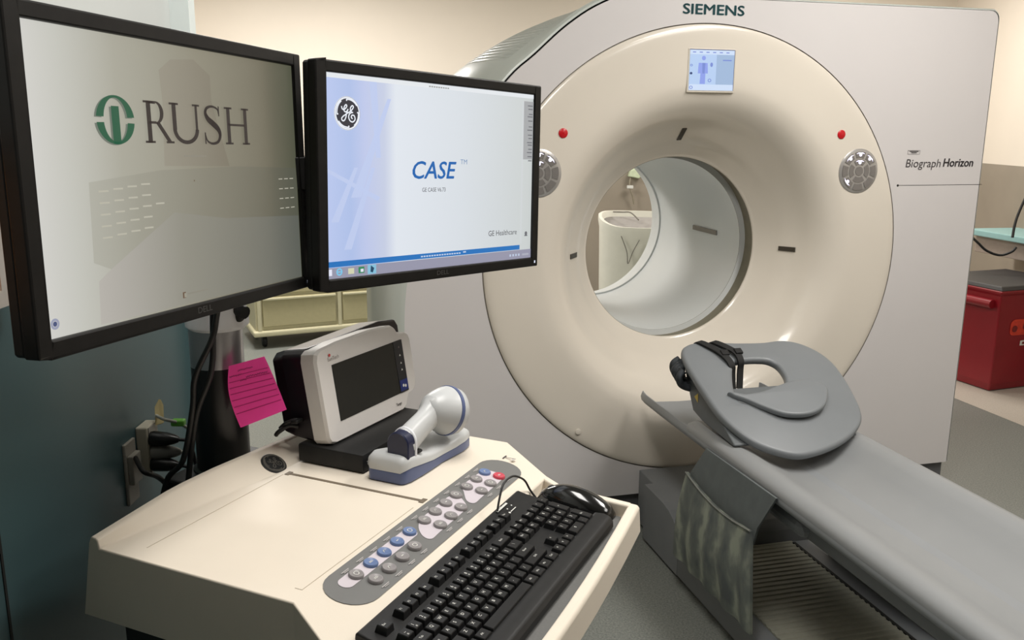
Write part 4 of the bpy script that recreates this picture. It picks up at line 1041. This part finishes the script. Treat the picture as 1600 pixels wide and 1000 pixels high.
# sticky note on the column
nt0 = Vector((-.457, 1.408, 1.119)); 
note = thing('sticky_note', 'bright pink lined sticky note stuck on the monitor column', 'note', (-.44, 1.413, 1.05), 0)
TLp, TRp, BRp, BLp = Vector((-.469, 1.413, 1.108)), Vector((-.419, 1.447, 1.116)), Vector((-.377, 1.43, 1.029)), Vector((-.45, 1.395, 1.007))
def npt(a, b, lift=0):
    P = TLp * (1 - a) * (1 - b) + TRp * a * (1 - b) + BRp * a * b + BLp * (1 - a) * b
    P = P + Vector((-.010, 0, .004)) * math.sin(math.pi * min(1, b * 1.0)) * (1 - a) * .9
    P = P + Vector((0, -.016, .004)) * (b ** 2) * (a ** 2) + Vector((0, .010, 0)) * math.sin(math.pi * a) * 0
    return P + Vector((0, -lift, 0)) - Vector((-.44, 1.413, 1.05))
bm = nb(); N = 14
A = [[bm.verts.new(npt(i / N, j / N)) for j in range(N + 1)] for i in range(N + 1)]; B = [[bm.verts.new(npt(i / N, j / N, -.0004)) for j in range(N + 1)] for i in range(N + 1)]
for i in range(N):
    for j in range(N):
        bm.faces.new((A[i][j], A[i + 1][j], A[i + 1][j + 1], A[i][j + 1])); bm.faces.new((B[i][j], B[i][j + 1], B[i + 1][j + 1], B[i + 1][j]))
for i in range(N):
    bm.faces.new((A[i][0], B[i][0], B[i + 1][0], A[i + 1][0])); bm.faces.new((A[i][N], A[i + 1][N], B[i + 1][N], B[i][N]))
    bm.faces.new((A[0][i], A[0][i + 1], B[0][i + 1], B[0][i])); bm.faces.new((A[N][i], B[N][i], B[N][i + 1], A[N][i + 1]))
obj('paper', bm, PINK, note, smooth=60)
bm = nb()
for b in (.20, .30, .40, .50, .60, .70, .80):
    for i in range(24):
        a0, a1 = .03 + .94 * i / 24, .03 + .94 * (i + 1) / 24
        bm.faces.new([bm.verts.new(npt(a, q_, .0006)) for a, q_ in ((a0, b), (a1, b), (a1, b + .010), (a0, b + .010))])
obj('ruled_line', bm, PINKLINE, note)
bm = nb()
def scrib(a0, a1, b, amp, n):
    P = [(a0 + (a1 - a0) * i / n, b + amp * math.sin(i * 2.3) * (.6 + .4 * math.sin(i * 1.7))) for i in range(n + 1)]
    for (a, c), (d, e) in zip(P, P[1:]): bm.faces.new([bm.verts.new(npt(x_, y_, .0008)) for x_, y_ in ((a, c), (d, e), (d, e + .012), (a, c + .012))])
scrib(.25, .62, .12, .022, 26); scrib(.06, .32, .20, .02, 16); scrib(.42, .92, .265, .018, 24); scrib(.28, .42, .305, .02, 10)
obj('handwriting', bm, INK, note, label='faint handwriting')

# ================================================================== MONITOR CABLES
def cable(name, label, P, r, m=RUBBER, cat='cable', group=None, n=8):
    b0 = Vector(P[-1]); t = nb(); tube(t, [Vector(p) - b0 for p in P], r, n)
    o = obj(name, t, m, None, smooth=60, loc=b0); tag(o, label, cat, group); return o
cable('monitor_cable', 'black cable hanging from the left monitor, bowed away from the column', [(-.452, 1.29, 1.30), (-.462, 1.36, 1.235), (-.472, 1.375, 1.195), (-.481, 1.375, 1.162), (-.512, 1.375, 1.10), (-.520, 1.375, 1.046), (-.541, 1.373, .958), (-.575, 1.38, .915), (-.60, 1.40, .80), (-.61, 1.42, .5)], .0048)
cable('monitor_cable', 'black cable hanging from the left monitor, straighter one against the column', [(-.46, 1.30, 1.30), (-.472, 1.37, 1.24), (-.480, 1.385, 1.20), (-.488, 1.385, 1.11), (-.516, 1.38, 1.035), (-.536, 1.38, .93), (-.56, 1.40, .80), (-.57, 1.42, .5)], .0048)

# ================================================================== VITALS DEVICE + BASE BOX
box = thing('device_base', 'flat black box under the white vital signs monitor on the console', 'device', KP(-.217, .505, Z0), KA)
bm = nb(); bx(bm, -.068, .066, -.128, .125, .0015, .034, .004); obj('body', bm, MATBLACK, box, smooth=40)
bm = nb(); F = Flat(bm, (.066, 0, 0), (0, 1, 0), (0, 0, 1), .0005); F.text('TANGO', -.118, .014, .0062, width=.030, bold=.02)
obj('brand_print', bm, LEGEND, box)
yaw = R(63.5)
Md = Matrix.Translation(KP(-.222, .525, .9645)) @ Matrix.Rotation(yaw, 4, 'Z') @ Matrix.Rotation(R(-9), 4, 'X')
dev = thing('vital_signs_monitor', 'white fronted vital signs monitor with dark blank screen standing on the flat black box', 'monitor', M=Md)
# local: x right along the screen, y away, z up
bez = [(-.142, .012), (-.137, .004), (-.125, .0), (.086, .0), (.098, .006), (.104, .018), (.111, .026), (.126, .028), (.137, .036), (.141, .05), (.141, .130), (.137, .140), (.128, .145), (.112, .146), (.103, .150), (.096, .160), (.086, .166), (.02, .171), (-.08, .170), (-.128, .166), (-.139, .160), (-.143, .148)]
bm = nb(); loft(bm, [[(x, -.006 + .0, z) for x, z in [(a * .975, .003 + b * .965) for a, b in bez]], [(x, -.001, z) for x, z in bez], [(x, .026, z) for x, z in bez]])
obj('front_bezel', bm, DEVWHITE, dev, smooth=30)
bm = nb(); back = [(-.138, .004), (.140, .004), (.148, .02), (.148, .155), (.140, .168), (.09, .174), (-.125, .168), (-.138, .158)]
loft(bm, [back_l for back_l in ([(x, .022, z + .001) for x, z in back], [(x, .07, max(z, .016)) for x, z in back], [(x * .97, .098, max(.024, .006 + z * .93)) for x, z in back])])
obj('rear_housing', bm, DEVDARK, dev, bevel=.005, label='dark housing behind the white front')
bm = nb(); bx(bm, -.104, .1085, -.0072, -.004, .034, .134, .001); obj('screen', bm, DEVSCREEN, dev, label='dark blank screen')
bm = nb(); F = Flat(bm, (0, -.0074, 0), (1, 0, 0), (0, 0, 1), .0004); F.rect(.080, .1085, .034, .134, 0)
F.rect(.082, .1075, .037, .058, 1, 2); F.disc(.092, .047, .003, mi=2, k=3, n=12); F.disc(.099, .045, .003, mi=2, k=3, n=12)
for i, z in enumerate((.122, .106, .091, .078)): F.poly([(.093, z - .002), (.098, z - .002), (.0955, z + .002)], 3 if i == 0 else 2, 2)
obj('button_panel', bm, [mat('device_key_dark', lin(30, 32, 38), .3, noise=.05), mat('device_key_blue', lin(28, 44, 110), .3, noise=.05), LEGEND, mat('device_key_grey', lin(120, 110, 104), .4, noise=.05)], dev, label='key column with a blue start key')
bm = nb(); F = Flat(bm, (0, -.0062, 0), (1, 0, 0), (0, 0, 1), .0009)
F.text('SunTech', -.112, .142, .0062, width=.030, mi=0); F.disc(-.106, .1515, .0028, mi=1, n=14); F.text('Tango', .062, .0135, .0055, width=.018, mi=2, bold=.02)
obj('brand_print', bm, [mat('print_grey', lin(130, 122, 118), .5, noise=.03), mat('print_red', lin(190, 60, 60), .5, noise=.03), DARKTEXT], dev)
# connectors and leads at the device's left rear
bm = nb()
tube(bm, [(-.138, .06, .035), (-.150, .07, .04), (-.160, .085, .032), (-.152, .10, .024)], .004, 8); tube(bm, [(-.138, .05, .045), (-.148, .055, .05), (-.156, .07, .046), (-.150, .09, .036)], .003, 8)
bx(bm, -.156, -.138, .045, .06, .044, .051, .002)
obj('lead', bm, RUBBER, dev, smooth=60)

# ================================================================== SCANNER + CRADLE
crad = thing('scanner_cradle', 'light grey and slate blue charging cradle on the console under the barcode scanner', 'cradle', KP(-.085, .47, Z0), KA)
st = [(-.107, .029, .038), (-.102, .036, .046), (-.088, .039, .049), (-.06, .039, .043), (-.025, .037, .034), (.01, .034, .031), (.045, .036, .033), (.075, .036, .036), (.098, .031, .036), (.107, .022, .030)]
def crad_x(y): return -.004 + .018 * (y + .1) / .2 - .010
def sect(y, wd, z0, z1, top):
    x0 = crad_x(y); r = wd
    P = [(x0 - r, y, z0), (x0 + r, y, z0)]
    if top:
        for a in range(0, 181, 15):
            c, s_ = math.cos(R(a)), math.sin(R(a)); P.append((x0 + r * (abs(c) ** .45) * (1 if c >= 0 else -1), y, z0 + (z1 - z0) * (s_ ** .55 if s_ > 0 else 0)))
        P = P[:2] + P[3:-1]
    else: P += [(x0 + r * 1.0, y, z1), (x0 - r * 1.0, y, z1)]
    return P
bm = nb(); loft(bm, [sect(y, wd * .98, .001, h_ * .56, False) for y, wd, h_ in st]); obj('base', bm, SCANBLUE, crad, smooth=45, label='slate blue lower half', bevel=.003)
bm = nb(); loft(bm, [sect(y, wd, h_ * .54, h_, True) for y, wd, h_ in st]); obj('shell', bm, SCANGREY, crad, smooth=50)
bm = nb(); lathe(bm, [(.010, 0), (.010, .0012), (.0005, .0014)], 24, (.016, -.058, .0435), (0, 0, 1)); obj('contact_recess', bm, MATBLACK, crad, smooth=30)
scan = thing('barcode_scanner', 'light grey handheld barcode scanner with navy handle butt resting in its cradle', 'barcode scanner', KP(-.085, .40, .97) + E1 * .006 - E2 * .006, KA)
# frame: offsets from (x -.085, y .40, z .97)
def so(x, y, z): return Vector((x + .085, y - .40, z - .97))
bm = nb()
axis = [(-.088, .398, .988, .0205, .026), (-.087, .43, .999, .0185, .024), (-.086, .465, 1.009, .0180, .0225), (-.085, .482, 1.016, .0195, .024), (-.084, .494, 1.022, .024, .028)]
dirn = Vector((0.02, 1, .33)).normalized(); sx_ = Vector((1, 0, 0)); upv = dirn.cross(sx_) * -1
upv = Vector((0, -.33, 1)).normalized()
loops = []
for x, y, z, a_, b_ in catmull_rows(axis) if False else axis:
    c = so(x, y, z); loops.append([c + sx_ * a_ * math.cos(R(t)) + upv * b_ * math.sin(R(t)) for t in range(0, 360, 15)])
loft(bm, loops); obj('handle', bm, SCANGREY, scan, smooth=50)
bm = nb()
c0 = so(-.0885, .392, .984)
butt = [(-.0195, -.028), (.0195, -.028)] + [(.0205 * math.cos(R(a_)), .009 + .022 * math.sin(R(a_))) for a_ in range(0, 181, 10)]
loft(bm, [[c0 + Vector((x * k, y, z * k)) for x, z in butt] for y, k in ((-.0105, .94), (-.0085, 1), (.010, 1.0))]); obj('butt_cap', bm, SCANNAVY, scan, smooth=28, label='navy cap at the handle end')
bm = nb(); loft(bm, [[c0 + Vector((x * k, y, z * k)) for x, z in butt] for y, k in ((.010, 1.03), (.0115, 1.08), (.015, 1.08), (.0165, 1.02))]); obj('butt_trim', bm, mat('scanner_white_trim', lin(220, 222, 226), .4, noise=.02), scan, smooth=28)
hd = Vector((.30, .90, -.30)).normalized(); hc = so(-.084, .494, 1.022)
bm = nb(); lathe(bm, [(.001, -.022), (.016, -.020), (.026, -.010), (.034, .004), (.041, .020), (.0425, .026)], 40, hc, hd); obj('head', bm, SCANGREY, scan, smooth=60, label='flared light grey head')
bm = nb(); lathe(bm, [(.0425, .026), (.044, .027), (.044, .033), (.0415, .034)], 40, hc, hd); obj('head_rim', bm, SCANBLUE, scan, smooth=40, label='slate blue rim of the head')
bm = nb(); lathe(bm, [(.0415, .034), (.041, .046), (.034, .054), (.001, .056)], 40, hc, hd); obj('head_front', bm, SCANGREY, scan, smooth=50)
wv_ = Vector((.2, .1, -1)).normalized()
bm = nb(); c = hc + hd * .028 + wv_ * .030; bx(bm, -.016, .016, -.012, .012, -.008, .008, .004, M=Matrix.Translation(c)); obj('scan_window', bm, WINDOW, scan, smooth=40, label='amber scan window')

# ================================================================== WALL OUTLETS, PLUGS AND LEADS
o1 = thing('outlet_plate', 'grey lower wall plate half behind the console, black cord coming out', 'outlet', (-.69, 1.50, .885), 0)
bm = nb(); bx(bm, 0, .006, -.022, .022, -.058, .058, .002); bx(bm, .006, .016, -.018, .018, -.02, .035, .002); obj('plate', bm, PLATE, o1)
o2 = thing('outlet_box', 'ivory raised outlet box on the teal wall holding black plugs', 'outlet', (-.69, 1.555, .915), 0)
bm = nb(); bx(bm, 0, .022, -.018, .030, -.052, .040, .003); obj('plate', bm, PLATEW, o2)
bm = nb(); bx(bm, .022, .0235, -.014, .026, -.05, .038); obj('socket_face', bm, PLATE, o2)
tg = nb(); loft(tg, [[(-.664, 1.566, .95), (-.655, 1.575, .95), (-.655, 1.579, .985), (-.658, 1.577, .998), (-.664, 1.570, .985)], [(-.662, 1.568, .952), (-.652, 1.577, .952), (-.652, 1.581, .985), (-.655, 1.579, .996), (-.662, 1.573, .985)]])
tag(obj('cable_tag', tg, TAG), 'yellowed paper tag standing up above the wall outlet plugs', 'tag')
def plug(label, y0, z0, y1, z1, m=BLACK):
    a, b = Vector((-.667, y0, z0)), Vector((-.60, y1, z1)); d = (b - a).normalized(); t = thing('power_plug', label, 'plug', a, 0, None)
    bm = nb(); lathe(bm, [(.013, 0), (.0145, .006), (.0125, .03), (.009, .044), (.005, .052)], 18, (0, 0, 0), d, caps=(True, True)); obj('plug_body', bm, m, t, smooth=40)
    e = d * .05
    bm = nb(); tube(bm, [e, e + d * .02 + Vector((0, .004, -.01)), e + Vector((.03, -.005, -.07)), e + Vector((.02, -.06, -.12)), e + Vector((.0, -.10, -.22))], .0035, 8); obj('cord', bm, RUBBER if m is BLACK else WHITECABLE, t, smooth=60)
plug('upper black power plug in the wall outlet box', 1.548, .931, 1.55, .928)
plug('middle grey plug in the wall outlet box between two black ones', 1.548, .905, 1.56, .90, CLEAR)
plug('lower black power plug in the wall outlet box', 1.548, .882, 1.545, .878)
cable('wall_cord', 'black cable curving down from the grey wall plate', [(-.672, 1.49, .915), (-.64, 1.445, .908), (-.63, 1.481, .882), (-.625, 1.505, .85), (-.62, 1.52, .78), (-.62, 1.52, .6)], .0045)  # plain black cord from the wall plate
cable('white_cable', 'white cable arching over the wall outlet towards the column', [(-.662, 1.57, .968), (-.62, 1.50, .985), (-.60, 1.53, .965), (-.59, 1.57, .925), (-.588, 1.59, .88), (-.59, 1.57, .80), (-.60, 1.55, .6)], .003, WHITECABLE)
bm = nb(); bx(bm, -.012, .012, -.008, .008, -.006, .006, .003); tag(obj('cable_clip', bm, GREENP, loc=(-.603, 1.522, .9715)), 'small bright green clip on the white cable', 'clip')

# wall chart at the far left
wc = thing('wall_chart', 'white framed orange chart on the left wall at the picture edge', 'picture', (-.69, 1.0, 1.262), 0)
bm = nb(); bx(bm, 0, .02, -.2, .165, 0, .022); bx(bm, 0, .02, .14, .165, .022, .22); bx(bm, 0, .02, -.2, .165, .22, .24); obj('frame', bm, mat('chart_frame_white', lin(196, 190, 182), .5, noise=.04), wc)
bm = nb(); bx(bm, .001, .008, -.2, .14, .022, .22); obj('sheet', bm, ORANGEP, wc)
bm = nb(); bx(bm, .02, .0215, .02, .10, .004, .012); obj('title_strip', bm, mat('chart_ink', lin(70, 84, 110), .5, noise=.05), wc)

# ================================================================== BACKGROUND
dA = R(25)
dc = thing('drawer_cart', 'cream medical drawer cart behind the monitors near the back wall', 'cart', (-1.735, 5.835, 0), dA)
bm = nb(); DW, DD, DH = .98, .5, 1.05
bx(bm, 0, DW, 0.012, DD, .105, DH, .006); bx(bm, -.02, DW + .02, -.02, DD + .01, .085, .125, .012); bx(bm, -.015, DW + .015, -.015, DD, DH - .03, DH, .01)
obj('body', bm, CARTCREAM, dc)
zz = .14
while zz < .98:
    hh = .215 if zz < .3 else .17 if zz < .6 else .11
    for x0, x1 in ((.05, .55), (.60, .93)):
        bm = nb(); bx(bm, x0, x1, -.006, .013, zz + .012, min(zz + hh, 1.0), .003)
        d_ = obj('drawer', bm, CARTDRAWER, dc)
        bm = nb(); bx(bm, x0 + .0, x1 - .0, -.022, -.004, min(zz + hh, 1.0) - .02, min(zz + hh, 1.0) - .004, .004); obj('pull', bm, CARTCREAM, d_)
    zz += hh + .012
bm = nb()
for x in (.025, .575, .955): bx(bm, x - .012, x + .012, -.012, .012, .125, 1.02)
obj('divider', bm, CARTCREAM, dc)
for x in (.06, .92):
    for y in (.06, .44):
        bm = nb(); lathe(bm, [(.001, -.015), (.035, -.015), (.042, -.008), (.042, .008), (.035, .015), (.001, .015)], 20, (x, y, .043), (1, 0, 0)); obj('caster', bm, MATBLACK, dc, smooth=40)

# red bin
rb = thing('red_bin', 'red lidded bin with orange sticker by the right wall', 'bin', (2.785, 4.947, 0), R(20))
bm = nb(); loft(bm, [[(.012, .012, .004), (.55, .012, .004), (.55, .46, .004), (.012, .46, .004)], [(0, 0, .05), (.56, 0, .05), (.56, .47, .05), (0, .47, .05)], [(-.02, -.02, .575), (.58, -.02, .575), (.58, .49, .575), (-.02, .49, .575)], [(-.03, -.03, .585), (.59, -.03, .585), (.59, .50, .585), (-.03, .50, .585)], [(-.03, -.03, .603), (.59, -.03, .603), (.59, .50, .603), (-.03, .50, .603)]])
obj('body', bm, REDBIN, rb, bevel=.012)
bm = nb(); loft(bm, [[(-.028, -.028, .603), (.588, -.028, .603), (.588, .498, .603), (-.028, .498, .603)], [(-.015, -.01, .628), (.575, -.01, .628), (.575, .485, .628), (-.015, .485, .628)]]); obj('lid', bm, BINLID, rb, bevel=.006, label='dark charcoal lid')
bm = nb(); tube(bm, [(-.035, .02, .522), (-.035, .42, .522)], .026, 14, smooth_n=0); obj('handle', bm, REDBIN, rb, smooth=40)
bm = nb(); F = Flat(bm, (0, .0017, 0), (1, 0, 0), (0, -.038, 1), .002); F.round_rect(.085, .33, .335, .43, .03, 0); F.rect(.18, .33, .27, .30, 1); F.disc(.12, .375, .02, mi=2, k=2); F.disc(.2, .385, .02, mi=2, k=2); F.disc(.27, .375, .02, mi=2, k=2); F.rect(.195, .25, .278, .292, 2, 2)
obj('sticker', bm, [ORANGE, WHITEP, mat('sticker_dark', lin(120, 30, 30), .5, noise=.1)], rb, label='orange sticker above a small white label')

# teal shelf with cable
ts = thing('wall_shelf', 'pale teal topped counter shelf above the red bin at the right edge', 'shelf', (3.16, 5.34, .80), R(10))
bm = nb(); bx(bm, -.03, .34, -.05, .55, .015, .055, .006); obj('shelf_top', bm, TEALSHELF, ts, label='pale teal laminate top')
bm = nb(); bx(bm, .03, .34, .0, .55, -.10, .015, .006); obj('shelf_box', bm, mat('shelf_taupe', lin(170, 156, 146), .5, noise=.04), ts)
cable('shelf_cable', 'thin black cable drooping from behind the gantry to the teal shelf', [(2.70, 5.45, .90), (2.80, 5.42, .865), (2.852, 5.40, .822), (2.909, 5.39, .772), (2.983, 5.37, .747), (3.035, 5.34, .772), (3.06, 5.34, .80)], .0075)
cable('upright_cable', 'short black cable rising from the teal shelf at the right edge', [(3.12, 5.40, 1.12), (3.07, 5.38, 1.0), (3.045, 5.36, .93), (3.03, 5.34, .86)], .008)

# hamper seen through the bore
hp = thing('linen_hamper', 'white bag lined linen hamper seen through the scanner bore', 'hamper', (.86, 5.95, 0), R(-14))
bm = nb()
def hl(k, z, bump=0): 
    P = []
    for i in range(40):
        a = 2 * math.pi * i / 40; c, s_ = math.cos(a), math.sin(a)
        P.append((.27 * k * abs(c) ** .55 * (1 if c > 0 else -1), .20 * k * abs(s_) ** .55 * (1 if s_ > 0 else -1), z + bump * (s_ < -.2) * (-.075) * (abs(s_)) * (1 - abs(c) ** 2 * .4)))
    return P
loft(bm, [hl(.86, .0), hl(.92, .06), hl(.97, .45), hl(1.0, .86, 1), hl(1.03, .905, 1), hl(1.02, .93, 1), hl(.94, .93, 1), hl(.90, .89, 1)], caps=False)
obj('bag', bm, HAMPER, hp, smooth=60)
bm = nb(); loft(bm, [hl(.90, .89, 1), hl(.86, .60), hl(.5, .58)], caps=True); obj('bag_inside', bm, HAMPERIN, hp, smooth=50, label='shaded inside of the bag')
bm = nb()
tube(bm, [(-.2, .12, .925), (-.12, .02, .935), (-.06, -.06, .94), (0, -.12, .90)], .005, 6); tube(bm, [(-.1, -.212, .80), (-.06, -.215, .70), (-.05, -.213, .62), (-.02, -.215, .70), (.02, -.214, .78)], .003, 6); tube(bm, [(-.25, -.18, .40), (-.15, -.205, .45), (-.05, -.205, .38)], .004, 6)
obj('drawstring', bm, mat('drawstring_grey', lin(120, 116, 108), .6, noise=.1), hp, smooth=60)
iv = thing('wall_holder', 'small pale green holder with a hanging lead on the far wall, seen through the bore', 'medical fixture', (.965, 7.2, 1.09), 0)
bm = nb(); loft(bm, [[(-.045, -.001, .02), (.05, -.001, .0), (.075, -.001, .045), (.02, -.001, .10), (-.03, -.001, .075)], [(-.04, -.06, .02), (.045, -.06, .005), (.07, -.06, .045), (.02, -.06, .09), (-.025, -.06, .07)]]); obj('holder', bm, IVGREEN, iv, bevel=.008)
bm = nb(); tube(bm, [(-.02, -.04, .02), (-.03, -.05, -.04), (-.02, -.05, -.09), (.0, -.04, -.14), (.012, -.035, -.2)], .006, 8); obj('lead', bm, mat('lead_beige', lin(150, 142, 124), .5, noise=.1), iv, smooth=60)
bm = nb(); bx(bm, -.05, .0, -.06, -.035, -.075, -.05, .004); obj('clip', bm, WHITEP, iv)
bm = nb(); bx(bm, -.018, .018, -.035, 0, -.01, .09, .006); tag(obj('wall_switch', bm, DARKTEXT, loc=(1.25, 7.2, .86)), 'small dark box on the far wall, seen through the bore beside the hamper', 'wall box')
